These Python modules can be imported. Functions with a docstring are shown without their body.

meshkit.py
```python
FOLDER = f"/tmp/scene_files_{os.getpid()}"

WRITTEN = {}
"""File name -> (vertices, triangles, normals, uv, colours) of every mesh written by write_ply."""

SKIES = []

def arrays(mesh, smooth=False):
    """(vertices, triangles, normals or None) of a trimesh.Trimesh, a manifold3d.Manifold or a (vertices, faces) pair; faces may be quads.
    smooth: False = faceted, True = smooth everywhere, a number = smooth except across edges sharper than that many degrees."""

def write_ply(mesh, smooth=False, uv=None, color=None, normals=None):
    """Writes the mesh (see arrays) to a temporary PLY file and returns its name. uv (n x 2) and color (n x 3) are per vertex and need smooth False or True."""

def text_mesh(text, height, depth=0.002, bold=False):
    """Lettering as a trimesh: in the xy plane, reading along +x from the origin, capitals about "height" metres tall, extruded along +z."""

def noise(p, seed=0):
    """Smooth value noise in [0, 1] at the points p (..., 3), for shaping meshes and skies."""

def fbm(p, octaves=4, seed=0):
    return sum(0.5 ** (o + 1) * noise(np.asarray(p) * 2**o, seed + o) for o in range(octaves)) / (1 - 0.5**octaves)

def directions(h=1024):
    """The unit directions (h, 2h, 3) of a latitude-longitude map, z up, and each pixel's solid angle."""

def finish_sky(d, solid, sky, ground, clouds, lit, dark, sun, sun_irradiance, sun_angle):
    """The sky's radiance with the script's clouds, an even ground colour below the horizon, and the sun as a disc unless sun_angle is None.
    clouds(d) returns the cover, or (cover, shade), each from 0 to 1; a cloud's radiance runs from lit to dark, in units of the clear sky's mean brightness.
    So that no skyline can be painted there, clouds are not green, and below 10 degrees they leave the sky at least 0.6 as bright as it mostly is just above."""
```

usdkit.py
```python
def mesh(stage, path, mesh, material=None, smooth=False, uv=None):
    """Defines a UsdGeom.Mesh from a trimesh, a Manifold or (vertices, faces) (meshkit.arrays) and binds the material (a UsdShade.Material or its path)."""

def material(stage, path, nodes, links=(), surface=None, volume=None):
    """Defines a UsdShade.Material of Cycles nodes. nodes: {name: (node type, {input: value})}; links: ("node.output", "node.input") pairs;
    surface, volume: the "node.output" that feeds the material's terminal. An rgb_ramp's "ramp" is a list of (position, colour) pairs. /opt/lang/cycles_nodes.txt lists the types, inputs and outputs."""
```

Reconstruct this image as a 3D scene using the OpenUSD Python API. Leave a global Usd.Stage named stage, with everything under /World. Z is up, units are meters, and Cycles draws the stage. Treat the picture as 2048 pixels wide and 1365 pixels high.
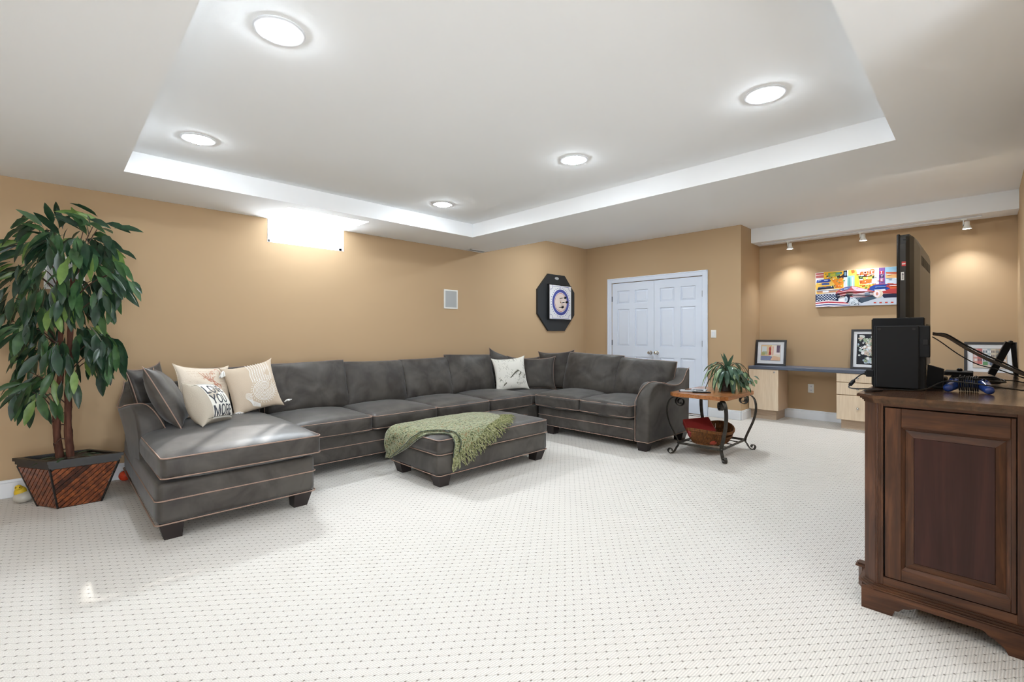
import math, random
import numpy as np, trimesh, manifold3d as m3, shapely
from shapely.geometry import Polygon, box as sbox
from pxr import Usd, UsdGeom, UsdLux, UsdShade, Gf, Sdf
import usdkit, meshkit

stage = Usd.Stage.CreateInMemory()
UsdGeom.SetStageUpAxis(stage, UsdGeom.Tokens.z)
UsdGeom.SetStageMetersPerUnit(stage, 1.0)
UsdGeom.Xform.Define(stage, '/World')
stage.SetDefaultPrim(stage.GetPrimAtPath('/World'))
PI = math.pi
rng = random.Random(7)
nrg = np.random.default_rng(11)

# ------------------------------------------------------------------ camera
YAW = math.radians(45.36)
EYE = np.array([0, 0, 1.20])
CF = np.array([math.cos(YAW), math.sin(YAW), 0.0])
CR = np.array([math.sin(YAW), -math.cos(YAW), 0.0])
cam = UsdGeom.Camera.Define(stage, '/World/Camera')
cam.CreateHorizontalApertureAttr(36.0)
cam.CreateVerticalApertureAttr(36.0 * 1365 / 2048)
cam.CreateFocalLengthAttr(933.5 / 2048 * 36)
cam.CreateVerticalApertureOffsetAttr(-13.5 / 2048 * 36)
cam.CreateClippingRangeAttr(Gf.Vec2f(0.05, 100))
cam.CreateExposureAttr(1.0)
cam.AddTransformOp().Set(Gf.Matrix4d(*CR, 0, 0, 0, 1, 0, *(-CF), 0, *EYE, 1))

# ------------------------------------------------------------------ daylight through the basement window
def rect_light(name, loc, rot, w, h, power, col):
    L = UsdLux.RectLight.Define(stage, '/World/' + name)
    L.CreateWidthAttr(w); L.CreateHeightAttr(h); L.CreateIntensityAttr(power); L.CreateColorAttr(Gf.Vec3f(*col))
    L.AddTranslateOp().Set(Gf.Vec3d(*loc)); L.AddRotateXYZOp().Set(Gf.Vec3f(*rot))
    return L
WINDOW_POWER = 285
rect_light('window_daylight', (1.90, 5.205, 2.34), (-48, 0, -30), 0.36, 0.14, WINDOW_POWER, (0.86, 0.94, 1.0))
SUN_POWER = 2000
# the sun, low enough to reach the chaise through the window
_z = np.array([0.70, 1.0, 1.16]); _z /= np.linalg.norm(_z); _x = np.cross([0, 0, 1.0], _z); _x /= np.linalg.norm(_x); _y = np.cross(_z, _x)
sun = UsdLux.DistantLight.Define(stage, '/World/sun'); sun.CreateAngleAttr(1.2); sun.CreateIntensityAttr(SUN_POWER); sun.CreateColorAttr(Gf.Vec3f(1.0, 0.97, 0.93))
sun.AddTransformOp().Set(Gf.Matrix4d(*_x, 0, *_y, 0, *_z, 0, 0, 0, 0, 1))
UNSEEN_DOOR_POWER = 4.6
rect_light('unseen_door_light', (-0.2, -3.30, 1.12), (90, 0, 0), 2.0, 2.0, UNSEEN_DOOR_POWER, (0.88, 0.95, 1.0))  # light outside the unseen rear door, placed to brighten ceiling and walls
sky = UsdLux.DomeLight.Define(stage, '/World/sky'); sky.CreateIntensityAttr(1.0); sky.CreateColorAttr(Gf.Vec3f(0.86, 0.93, 1.0))
UNSEEN_FAR_POWER = 182
SILL_POWER = 9
rect_light('window_skylight', (1.93, 5.135, 2.43), (-90, 0, 0), 0.76, 0.56, SILL_POWER, (0.86, 0.94, 1.0))
CAN_POWER = 84       # emission of the recessed lamps
TRACK_POWER = 1250      # spot lamps of the track

# ------------------------------------------------------------------ helpers: colour, materials
def lin(*c):
    if len(c) == 1: c = c[0]
    return tuple(((v / 255) / 12.92 if v / 255 <= 0.04045 else ((v / 255 + 0.055) / 1.055) ** 2.4) for v in c)
MATS = {}
def mat(name, nodes, links, surface='p.BSDF'):
    MATS[name] = usdkit.material(stage, '/World/Looks/' + name, nodes, links, surface=surface)
    return MATS[name]
def plain(name, col, rough=0.6, metallic=0.0, spec=0.5, bump=0.0, bscale=60, sheen=0.0, coat=0.0, var=0.0, vscale=4):
    p = dict(base_color=col, roughness=rough, metallic=metallic, specular_ior_level=spec, sheen_weight=sheen, coat_weight=coat)
    n = {'p': ('principled_bsdf', p)}; l = []
    if bump or var: n['g'] = ('geometry', {})
    if var:
        n['vn'] = ('noise_texture', dict(scale=vscale, detail=3)); l.append(('g.position', 'vn.vector'))
        n['vr'] = ('rgb_ramp', {'ramp': [(0.3, tuple(c * (1 - var) for c in col)), (0.7, tuple(min(1, c * (1 + var)) for c in col))]})
        l += [('vn.fac', 'vr.fac'), ('vr.color', 'p.base_color')]
    if bump:
        n['bn'] = ('noise_texture', dict(scale=bscale, detail=3)); n['b'] = ('bump', dict(strength=bump, distance=0.01))
        l += [('g.position', 'bn.vector'), ('bn.fac', 'b.height'), ('b.normal', 'p.normal')]
    return mat(name, n, l)
def wood(name, dark, light, stretch=(1, 1, 1), scale=18, rough=0.45, spec=0.5, coat=0.0, mid=None, lo=0.3, hi=0.72):
    ramp = [(lo, dark), (hi, light)] if mid is None else [(lo, dark), ((lo + hi) / 2, mid), (hi, light)]
    return mat(name, {
        'g': ('geometry', {}), 'm': ('mapping', dict(scale=stretch)),
        'n': ('noise_texture', dict(scale=scale, detail=6, roughness=0.62, distortion=0.6)),
        'r': ('rgb_ramp', {'ramp': ramp}), 'b': ('bump', dict(strength=0.15, distance=0.002)),
        'p': ('principled_bsdf', dict(roughness=rough, specular_ior_level=spec, coat_weight=coat, coat_roughness=0.15))},
        [('g.position', 'm.vector'), ('m.vector', 'n.vector'), ('n.fac', 'r.fac'), ('r.color', 'p.base_color'), ('n.fac', 'b.height'), ('b.normal', 'p.normal')])
def emit(name, col, strength):
    return mat(name, {'p': ('emission', dict(color=col, strength=strength))}, [], 'p.emission')

plain('wall_paint', lin(186, 158, 124), 0.75, spec=0.25, bump=0.04, bscale=220)
plain('ceiling_paint', lin(241, 242, 243), 0.9, spec=0.2, bump=0.03, bscale=200)
plain('trim_paint', lin(228, 230, 234), 0.4, spec=0.4)
plain('door_paint', lin(221, 228, 241), 0.45, spec=0.4)
plain('white_plastic', lin(232, 231, 226), 0.4)
plain('grille_grey', lin(176, 178, 178), 0.7, bump=0.3, bscale=900)
plain('chrome', lin(215, 215, 215), 0.12, metallic=1.0)
plain('steel_hinge', lin(120, 120, 122), 0.35, metallic=1.0)
plain('vent_dark', lin(95, 86, 78), 0.7)
emit('lamp_glow', (0.84, 0.925, 1.0), CAN_POWER)
emit('unseen_far_glow', (0.83, 0.93, 1.0), UNSEEN_FAR_POWER)
emit('spot_glow', (1.0, 0.95, 0.86), 30.0)
# carpet: cream loop pile with a staggered lattice of grey-brown pin dots
A_, B_ = 0.0311, 0.0251
mat('carpet', {
    'g': ('geometry', {}),
    'wn': ('noise_texture', dict(scale=9, detail=2)), 'wv': ('vector_math', dict(math_type='multiply_add', vector2=(0.009, 0.009, 0), vector3=(-0.0045, -0.0045, 0))),
    'ws': ('vector_math', dict(math_type='add')),
    'dp': ('vector_math', dict(math_type='dot_product', vector2=(0.5 / A_, 0.5 / B_, 0))),
    'dq': ('vector_math', dict(math_type='dot_product', vector2=(0.5 / A_, -0.5 / B_, 0))),
    'pp': ('math', dict(math_type='pingpong', value2=0.5)), 'pq': ('math', dict(math_type='pingpong', value2=0.5)),
    'p2': ('math', dict(math_type='multiply')), 'q2': ('math', dict(math_type='multiply')),
    's': ('math', dict(math_type='add')), 'd': ('math', dict(math_type='sqrt')),
    'fn': ('noise_texture', dict(scale=420, detail=2)), 'fa': ('math', dict(math_type='multiply_add', value2=0.22, value3=-0.11)), 'dd': ('math', dict(math_type='add')),
    'dot': ('map_range', dict(range_type='smoothstep', from_min=0.055, from_max=0.14, to_min=1.0, to_max=0.0, clamp=True)),
    'lq': ('map_range', dict(range_type='smoothstep', from_min=0.0, from_max=0.06, to_min=0.26, to_max=0.0, clamp=True)),
    'lm': ('math', dict(math_type='maximum')),
    'cn': ('noise_texture', dict(scale=300, detail=3)), 'cr': ('rgb_ramp', {'ramp': [(0.3, lin(211, 204, 195)), (0.65, lin(233, 228, 221))]}),
    'tr': ('rgb_ramp', {'ramp': [(0.15, (0.80, 0.80, 0.80)), (0.6, (1, 1, 1))]}), 'tx': ('mix_color', dict(blend_type='multiply', fac=1.0)),
    'mx': ('mix_color', dict(b=lin(134, 126, 116))),
    'tw': ('wave_texture', dict(wave_type='bands', bands_direction='y', scale=36, distortion=0.6, detail=1)),
    'tm': ('mapping', dict(rotation=(0, 0, 0.05))),
    'h1': ('math', dict(math_type='multiply_add', value2=-1.6, value3=1.0)), 'h2': ('math', dict(math_type='multiply_add', value2=0.22)), 'h3': ('math', dict(math_type='multiply_add', value2=0.5)),
    'b': ('bump', dict(strength=0.55, distance=0.006)),
    'p': ('principled_bsdf', dict(roughness=0.95, specular_ior_level=0.1, sheen_weight=0.12, sheen_roughness=0.6))},
    [('g.position', 'wn.vector'), ('wn.color', 'wv.vector1'), ('g.position', 'ws.vector1'), ('wv.vector', 'ws.vector2'),
     ('ws.vector', 'dp.vector1'), ('ws.vector', 'dq.vector1'), ('dp.value', 'pp.value1'), ('dq.value', 'pq.value1'),
     ('pp.value', 'p2.value1'), ('pp.value', 'p2.value2'), ('pq.value', 'q2.value1'), ('pq.value', 'q2.value2'), ('p2.value', 's.value1'), ('q2.value', 's.value2'), ('s.value', 'd.value1'),
     ('g.position', 'fn.vector'), ('fn.fac', 'fa.value1'), ('d.value', 'dd.value1'), ('fa.value', 'dd.value2'), ('dd.value', 'dot.value'),
     ('pp.value', 'lq.value'), ('dot.result', 'lm.value1'), ('lq.result', 'lm.value2'),
     ('g.position', 'cn.vector'), ('cn.fac', 'cr.fac'), ('cr.color', 'tx.a'), ('tw.fac', 'tr.fac'), ('tr.color', 'tx.b'), ('tx.result', 'mx.a'), ('lm.value', 'mx.fac'), ('mx.result', 'p.base_color'),
     ('g.position', 'tm.vector'), ('tm.vector', 'tw.vector'), ('lm.value', 'h1.value1'), ('tw.fac', 'h2.value1'), ('h1.value', 'h2.value3'), ('cn.fac', 'h3.value1'), ('h2.value', 'h3.value3'),
     ('h3.value', 'b.height'), ('b.normal', 'p.normal')])
def suede(name, c0, c1, sheen=0.25):
    mat(name, {'g': ('geometry', {}), 'n': ('noise_texture', dict(scale=4.6, detail=4, roughness=0.55, distortion=0.7)), 'r': ('rgb_ramp', {'ramp': [(0.34, c0), (0.66, c1)]}),
        'f': ('noise_texture', dict(scale=500, detail=2)), 'b': ('bump', dict(strength=0.12, distance=0.002)),
        'p': ('principled_bsdf', dict(roughness=0.46, specular_ior_level=0.24, sheen_weight=sheen, sheen_roughness=0.45, sheen_tint=lin(205, 210, 215)))},
        [('g.position', 'n.vector'), ('n.fac', 'r.fac'), ('r.color', 'p.base_color'), ('g.position', 'f.vector'), ('f.fac', 'b.height'), ('b.normal', 'p.normal')])
suede('suede', lin(56, 51, 48), lin(82, 78, 73))
plain('piping_tan', lin(150, 124, 110), 0.7)
plain('espresso_wood', lin(38, 30, 29), 0.4)
plain('ball_red', lin(222, 72, 36), 0.5, bump=0.1)
plain('toy_yellow', lin(214, 180, 40), 0.5)
plain('toy_clear', lin(190, 186, 176), 0.3)
plain('black_board', lin(36, 38, 40), 0.45, bump=0.05)
plain('black_trim', lin(18, 18, 19), 0.5)
plain('face_white', lin(222, 220, 222), 0.5)
plain('ring_blue', lin(70, 76, 150), 0.5)
plain('ring_red', lin(176, 92, 84), 0.5)
plain('ring_cream', lin(224, 205, 194), 0.5)
plain('brass', lin(170, 120, 60), 0.35, metallic=1.0)
wood('maple', lin(214, 192, 164), lin(232, 214, 190), (30, 30, 1.2), 3, 0.5, 0.35)
wood('maple_side', lin(206, 176, 144), lin(220, 194, 166), (30, 30, 1.2), 3, 0.5, 0.35)
wood('kick_wood', lin(182, 160, 138), lin(202, 182, 160), (30, 1.2, 30), 3, 0.5, 0.35)
plain('desk_blue', lin(84, 92, 108), 0.35, spec=0.5)
wood('cherry', lin(50, 29, 18), lin(104, 66, 42), (9, 9, 0.9), 3.2, 0.42, 0.35, coat=0.08, mid=lin(76, 46, 29))
wood('cherry_rail', lin(50, 29, 18), lin(104, 66, 42), (9, 0.9, 9), 3.2, 0.42, 0.35, coat=0.08, mid=lin(76, 46, 29))
wood('cherry_top', lin(58, 36, 24), lin(98, 66, 42), (0.9, 9, 9), 3.2, 0.22, 0.6, coat=0.6, mid=lin(78, 50, 32))
wood('mahogany_panel', lin(46, 24, 20), lin(74, 42, 36), (10, 10, 0.5), 2.4, 0.42, 0.3, coat=0.0, mid=lin(58, 32, 28))
wood('table_wood', lin(132, 78, 42), lin(190, 124, 70), (1.2, 12, 12), 4, 0.3, 0.5, coat=0.5)
plain('iron', lin(76, 73, 68), 0.42, metallic=0.75, bump=0.25, bscale=70, var=0.25, vscale=25)
wood('wicker', lin(70, 42, 22), lin(150, 96, 50), (30, 30, 4), 3, 0.6, 0.3)
plain('red_leather', lin(136, 42, 38), 0.45, bump=0.1, bscale=90)
plain('red_light', lin(176, 70, 48), 0.5)
plain('pot_dark', lin(44, 32, 26), 0.55, bump=0.15, bscale=50)
plain('soil', lin(84, 70, 58), 0.95, bump=0.8, bscale=80, var=0.4, vscale=60)
wood('bark', lin(62, 38, 30), lin(110, 72, 58), (14, 14, 2.0), 3, 0.8, 0.2)
plain('twig', lin(74, 50, 40), 0.7)
wood('bamboo_panel', lin(58, 28, 14), lin(170, 96, 48), (6, 6, 6), 5, 0.34, 0.4, coat=0.2, mid=lin(116, 58, 28))
wood('bamboo_dark', lin(30, 14, 8), lin(104, 52, 26), (6, 6, 6), 5, 0.34, 0.4, coat=0.2, mid=lin(62, 28, 14))
plain('planter_black', lin(24, 19, 17), 0.4)
def leafmat(name, c0, c1, rough=0.33):
    mat(name, {'g': ('geometry', {}), 'n': ('noise_texture', dict(scale=22, detail=3)), 'r': ('rgb_ramp', {'ramp': [(0.3, c0), (0.7, c1)]}),
        'p': ('principled_bsdf', dict(roughness=rough, specular_ior_level=0.5)), 't': ('translucent_bsdf', dict(color=tuple(min(1, 1.5 * c) for c in c1))), 'x': ('mix_closure', dict(fac=0.15))},
        [('g.position', 'n.vector'), ('n.fac', 'r.fac'), ('r.color', 'p.base_color'), ('p.BSDF', 'x.closure1'), ('t.BSDF', 'x.closure2')], 'x.closure')
leafmat('leaf_dark', lin(20, 40, 30), lin(42, 70, 48))
leafmat('leaf_mid', lin(40, 70, 42), lin(68, 100, 60))
leafmat('leaf_light', lin(88, 118, 56), lin(120, 146, 78))
leafmat('fern_dark', lin(46, 76, 62), lin(78, 108, 84))
leafmat('fern_pale', lin(108, 136, 100), lin(150, 172, 128))
plain('pillow_cream', lin(224, 210, 192), 0.85, bump=0.2, bscale=260, sheen=0.1)
plain('pillow_beige', lin(206, 188, 166), 0.85, bump=0.2, bscale=260, sheen=0.1)
plain('pillow_linen', lin(186, 176, 160), 0.9, bump=0.3, bscale=300)
plain('pillow_white', lin(226, 223, 214), 0.85, bump=0.2, bscale=260)
plain('print_script', lin(196, 170, 140), 0.9)
plain('print_red', lin(186, 110, 84), 0.9)
plain('print_grey', lin(104, 102, 90), 0.9)
plain('print_ink', lin(72, 74, 80), 0.9)
plain('stitch_white', lin(240, 238, 234), 0.9)
def cloth(name, cols, scale):
    mat(name, {'g': ('geometry', {}), 'n': ('noise_texture', dict(scale=scale, detail=2, roughness=0.7)), 'r': ('rgb_ramp', {'ramp': cols}),
        'b': ('bump', dict(strength=0.8, distance=0.008)), 'p': ('principled_bsdf', dict(roughness=0.9, specular_ior_level=0.2, sheen_weight=0.35, sheen_roughness=0.4))},
        [('g.position', 'n.vector'), ('n.fac', 'r.fac'), ('r.color', 'p.base_color'), ('n.fac', 'b.height'), ('b.normal', 'p.normal')])
cloth('throw_green', [(0.33, lin(56, 62, 38)), (0.43, lin(104, 108, 70)), (0.51, lin(160, 164, 134)), (0.57, lin(112, 116, 76)), (0.68, lin(138, 106, 78))], 48)
cloth('throw_fringe', [(0.3, lin(70, 76, 42)), (0.5, lin(132, 134, 92)), (0.62, lin(160, 160, 122)), (0.75, lin(150, 122, 90))], 60)
cloth('throw_edge', [(0.3, lin(40, 48, 42)), (0.7, lin(70, 80, 64))], 100)
plain('tv_black', lin(24, 23, 22), 0.4, spec=0.3)
plain('tv_back', lin(36, 34, 31), 0.34, spec=0.5)
plain('tv_screen', lin(12, 12, 14), 0.08, spec=0.6)
plain('console_black', lin(30, 31, 33), 0.6, spec=0.2)
plain('cable_black', lin(20, 20, 20), 0.45)
plain('cable_grey', lin(108, 98, 90), 0.5)
plain('sticker_red', lin(196, 60, 60), 0.5)
plain('sticker_white', lin(226, 224, 218), 0.5)
plain('sticker_yellow', lin(206, 170, 80), 0.5)
mat('pad_blue', {'p': ('principled_bsdf', dict(base_color=lin(34, 66, 140), roughness=0.18, specular_ior_level=0.6, transmission_weight=0.15, coat_weight=0.5))}, [])
mat('pane_glass', {'f': ('layer_weight', dict(blend=0.06)), 't': ('transparent_bsdf', {}), 'g': ('glossy_bsdf', dict(roughness=0.02)), 'x': ('mix_closure', {})},
    [('f.facing', 'x.fac'), ('t.BSDF', 'x.closure1'), ('g.BSDF', 'x.closure2')], 'x.closure')
mat('frame_glass', {'f': ('layer_weight', dict(blend=0.06)), 't': ('transparent_bsdf', {}), 'g': ('glossy_bsdf', dict(roughness=0.03)), 'x': ('mix_closure', {})},
    [('f.facing', 'x.fac'), ('t.BSDF', 'x.closure1'), ('g.BSDF', 'x.closure2')], 'x.closure')
plain('frame_black', lin(34, 34, 38), 0.4)
plain('mat_board', lin(230, 232, 236), 0.8)
plain('remote_silver', lin(190, 192, 196), 0.35)
plain('paper_white', lin(226, 224, 220), 0.7)
COL = {}
def flat(r, g, b):
    """flat printed ink of one colour"""
    k = 'ink_%d_%d_%d' % (r, g, b)
    if k not in MATS: plain(k, lin(r, g, b), 0.7, spec=0.2)
    return k

# ------------------------------------------------------------------ helpers: prims
USED = {}
def numbered(parent, name):
    k = (parent, name); n = USED.get(k, -1) + 1; USED[k] = n
    return parent + '/' + (name if n == 0 else '%s_%03d' % (name, n))
class T:
    """a prim that holds parts; loc is where its base stands in the world"""
    def __init__(s, path, loc): s.path, s.loc = path, np.array(loc, float)
def meta(prim, label=None, cat=None, group=None, kind=None):
    for k, v in (('label', label), ('category', cat), ('group', group), ('kind', kind)):
        if v: prim.SetCustomDataByKey(k, v)
def thing(name, label, cat, loc=(0, 0, 0), group=None, kind=None):
    p = numbered('/World', name)
    x = UsdGeom.Xform.Define(stage, p); x.AddTranslateOp().Set(Gf.Vec3d(*[float(v) for v in loc]))
    meta(x.GetPrim(), label, cat, group, kind)
    return T(p, loc)
def obj(name, mesh, m, parent=None, smooth=False, label=None, cat=None, group=None, kind=None, loc=None):
    """mesh in WORLD coordinates; made local to its thing. Returns a T so that sub-parts can be put under it."""
    base = parent.path if parent else '/World'
    org = parent.loc if parent else np.array(loc if loc is not None else (0, 0, 0), float)
    v, f, n = meshkit.arrays(mesh, smooth)
    p = numbered(base, name)
    g = usdkit.mesh(stage, p, (v - org, f), MATS[m] if isinstance(m, str) else m)
    if n is not None:
        g.CreateNormalsAttr([Gf.Vec3f(*map(float, q)) for q in n]); g.SetNormalsInterpolation('vertex')
    if not parent and loc is not None: g.AddTranslateOp().Set(Gf.Vec3d(*[float(v) for v in loc]))
    meta(g.GetPrim(), label, cat, group, kind)
    return T(p, org)
def struct(name, mesh, m, parent=None, **k):
    return obj(name, mesh, m, parent, kind=None if parent else 'structure', **k)

# ------------------------------------------------------------------ helpers: shapes
cat = trimesh.util.concatenate
def box(x0, x1, y0, y1, z0, z1, bev=0.0):
    x0, x1 = min(x0, x1), max(x0, x1); y0, y1 = min(y0, y1), max(y0, y1); z0, z1 = min(z0, z1), max(z0, z1)
    if bev <= 0:
        b = trimesh.creation.box((x1 - x0, y1 - y0, z1 - z0)); b.apply_translation(((x0 + x1) / 2, (y0 + y1) / 2, (z0 + z1) / 2)); return b
    bev = min(bev, 0.45 * min(x1 - x0, y1 - y0, z1 - z0)); P = []
    for a in (0, 1):
        for b in (0, 1):
            for c in (0, 1):
                q = np.array([(x0, x1)[a], (y0, y1)[b], (z0, z1)[c]]); s = np.array([1 - 2 * a, 1 - 2 * b, 1 - 2 * c]) * bev
                P += [q + s * [0, 1, 1], q + s * [1, 0, 1], q + s * [1, 1, 0]]
    return hull(P)
def hull(P):
    m = m3.Manifold.hull_points(np.asarray(P, np.float64)).to_mesh()
    return trimesh.Trimesh(np.array(m.vert_properties[:, :3]), np.array(m.tri_verts), process=False)
def xf(mesh, R=None, t=(0, 0, 0)):
    m = mesh.copy(); M = np.eye(4)
    if R is not None: M[:3, :3] = R
    M[:3, 3] = t; m.apply_transform(M); return m
def Rx(a): c, s = math.cos(a), math.sin(a); return np.array([[1, 0, 0], [0, c, -s], [0, s, c]])
def Ry(a): c, s = math.cos(a), math.sin(a); return np.array([[c, 0, s], [0, 1, 0], [-s, 0, c]])
def Rz(a): c, s = math.cos(a), math.sin(a); return np.array([[c, -s, 0], [s, c, 0], [0, 0, 1]])
def smoothpath(P, n=40, closed=False):
    """Catmull-Rom through the points"""
    P = np.asarray(P, float); m = len(P)
    if closed: Q = np.vstack([P[-1], P, P[0], P[1]]); segs = m
    else: Q = np.vstack([2 * P[0] - P[1], P, 2 * P[-1] - P[-2]]); segs = m - 1
    out = []
    ts = np.linspace(0, segs, n, endpoint=not closed)
    for t in ts:
        i = min(int(t), segs - 1); u = t - i; a, b, c, d = Q[i], Q[i + 1], Q[i + 2], Q[i + 3]
        out.append(0.5 * (2 * b + (c - a) * u + (2 * a - 5 * b + 4 * c - d) * u * u + (3 * b - a - 3 * c + d) * u ** 3))
    return np.array(out)
def sweep(path, prof, closed=False, up=None, scale=None):
    """sweeps the 2D ring prof along path; up fixes the frame (prof's second axis)"""
    path = np.asarray(path, float); n = len(path); prof = np.asarray(prof, float); k = len(prof)
    if closed: tan = np.roll(path, -1, 0) - np.roll(path, 1, 0)
    else: tan = np.gradient(path, axis=0)
    tan /= np.maximum(np.linalg.norm(tan, axis=1, keepdims=True), 1e-12)
    V = []; ref = None
    for i in range(n):
        if up is not None: b = np.asarray(up, float)
        else:
            if ref is None: ref = np.array([0, 0, 1.0]) if abs(tan[i][2]) < 0.9 else np.array([1.0, 0, 0])
            b = ref
        a = np.cross(tan[i], b); a /= max(np.linalg.norm(a), 1e-9); b = np.cross(a, tan[i]); ref = b
        s = 1 if scale is None else scale[i]
        V.append(path[i] + s * (prof[:, :1] * a + prof[:, 1:] * b))
    V = np.vstack(V); F = []
    for i in range(n if closed else n - 1):
        j = (i + 1) % n
        for q in range(k):
            r = (q + 1) % k
            F += [[i * k + q, j * k + q, j * k + r], [i * k + q, j * k + r, i * k + r]]
    if not closed:
        c0, c1 = len(V), len(V) + 1; V = np.vstack([V, path[0], path[-1]])
        for q in range(k):
            r = (q + 1) % k; F += [[c0, q, r], [c1, (n - 1) * k + r, (n - 1) * k + q]]
    m = trimesh.Trimesh(V, F, process=False)
    if m.volume < 0: m.invert()
    return m
def ring(r, n=8): return [(r * math.cos(2 * PI * i / n), r * math.sin(2 * PI * i / n)) for i in range(n)]
def tube(path, r, n=8, closed=False, scale=None): return sweep(path, ring(r, n), closed, None, scale)
def strap(path, w, t, up): return sweep(path, [(-t / 2, -w / 2), (t / 2, -w / 2), (t / 2, w / 2), (-t / 2, w / 2)], False, up)
def lathe(prof, n=32, c=(0, 0, 0)):
    m = trimesh.creation.revolve(np.asarray(prof, float), sections=n); m.apply_translation(c); return m
def prism(poly, depth): return trimesh.creation.extrude_polygon(poly if isinstance(poly, shapely.Geometry) else Polygon(poly), depth, engine='earcut')
def rbox(x0, x1, y0, y1, z0, z1, r=0.04, n=14, puff=(0, 0, 0), noise=0.0, nscale=6, seed=0, soft=1.0):
    """a rounded, puffed cushion block"""
    h = np.array([x1 - x0, y1 - y0, z1 - z0]) / 2; c = np.array([x0 + x1, y0 + y1, z0 + z1]) / 2; r = min(r, 0.98 * h.min())
    g = np.linspace(-1, 1, n); g = np.sign(g) * np.abs(g) ** 0.8
    U, W = np.meshgrid(g, g, indexing='ij'); V = []; F = []
    for ax in range(3):
        for s in (-1, 1):
            p = np.zeros((n, n, 3)); p[..., ax] = s; p[..., (ax + 1) % 3] = U; p[..., (ax + 2) % 3] = W
            o = sum(len(v) for v in V); V.append(p.reshape(-1, 3))
            for i in range(n - 1):
                for j in range(n - 1):
                    a, b, d, e = o + i * n + j, o + (i + 1) * n + j, o + (i + 1) * n + j + 1, o + i * n + j + 1
                    F += [[a, b, d], [a, d, e]] if s > 0 else [[a, d, b], [a, e, d]]
    p = np.vstack(V); q = p * h; inner = np.clip(q, -(h - r), h - r); d = q - inner
    L = np.linalg.norm(d, axis=1, keepdims=True); q = inner + d / np.maximum(L, 1e-9) * r
    u = q / h; bump = np.clip(1 - u ** 2, 0, 1)
    for ax in range(3):
        o = [(ax + 1) % 3, (ax + 2) % 3]
        q[:, ax] += np.sign(u[:, ax]) * np.abs(u[:, ax]) ** 2 * puff[ax] * (bump[:, o[0]] * bump[:, o[1]]) ** 0.6
    m = trimesh.Trimesh(q + c, F, process=False); m.merge_vertices(digits_vertex=6)
    if noise:
        v = m.vertices; nn = m.vertex_normals; m.vertices = v + nn * ((meshkit.fbm(np.asarray(v) * nscale + seed, 3, seed) - 0.5) * 2 * noise)[:, None]
    return m
def rim(x0, x1, y0, y1, z, r, n=10):
    """rounded rectangle loop for piping"""
    P = []
    for cx, cy, a in ((x1 - r, y1 - r, 0), (x0 + r, y1 - r, 90), (x0 + r, y0 + r, 180), (x1 - r, y0 + r, 270)):
        for k in range(n): t = math.radians(a + 90 * k / (n - 1)); P.append((cx + r * math.cos(t), cy + r * math.sin(t), z))
    Q = []
    for i in range(len(P)):
        a, b = np.array(P[i]), np.array(P[(i + 1) % len(P)]); d = np.linalg.norm(b - a); k = max(1, int(d / 0.06))
        Q += [a + (b - a) * j / k for j in range(k)]
    return np.array(Q)

# ================================================================== the room
XW, YW, YR = 6.84, 5.034, -0.255           # door wall, long wall, right wall
ZS, ZT, ZC = 2.358, 2.515, 2.728           # soffit, tray, upper ceiling
XA, YA, XB = 7.60, 2.385, 7.236            # alcove back wall, alcove cheek, bulkhead face
WX0, WX1, WZ0, WZ1 = 1.538, 2.330, 2.125, 2.70
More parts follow.
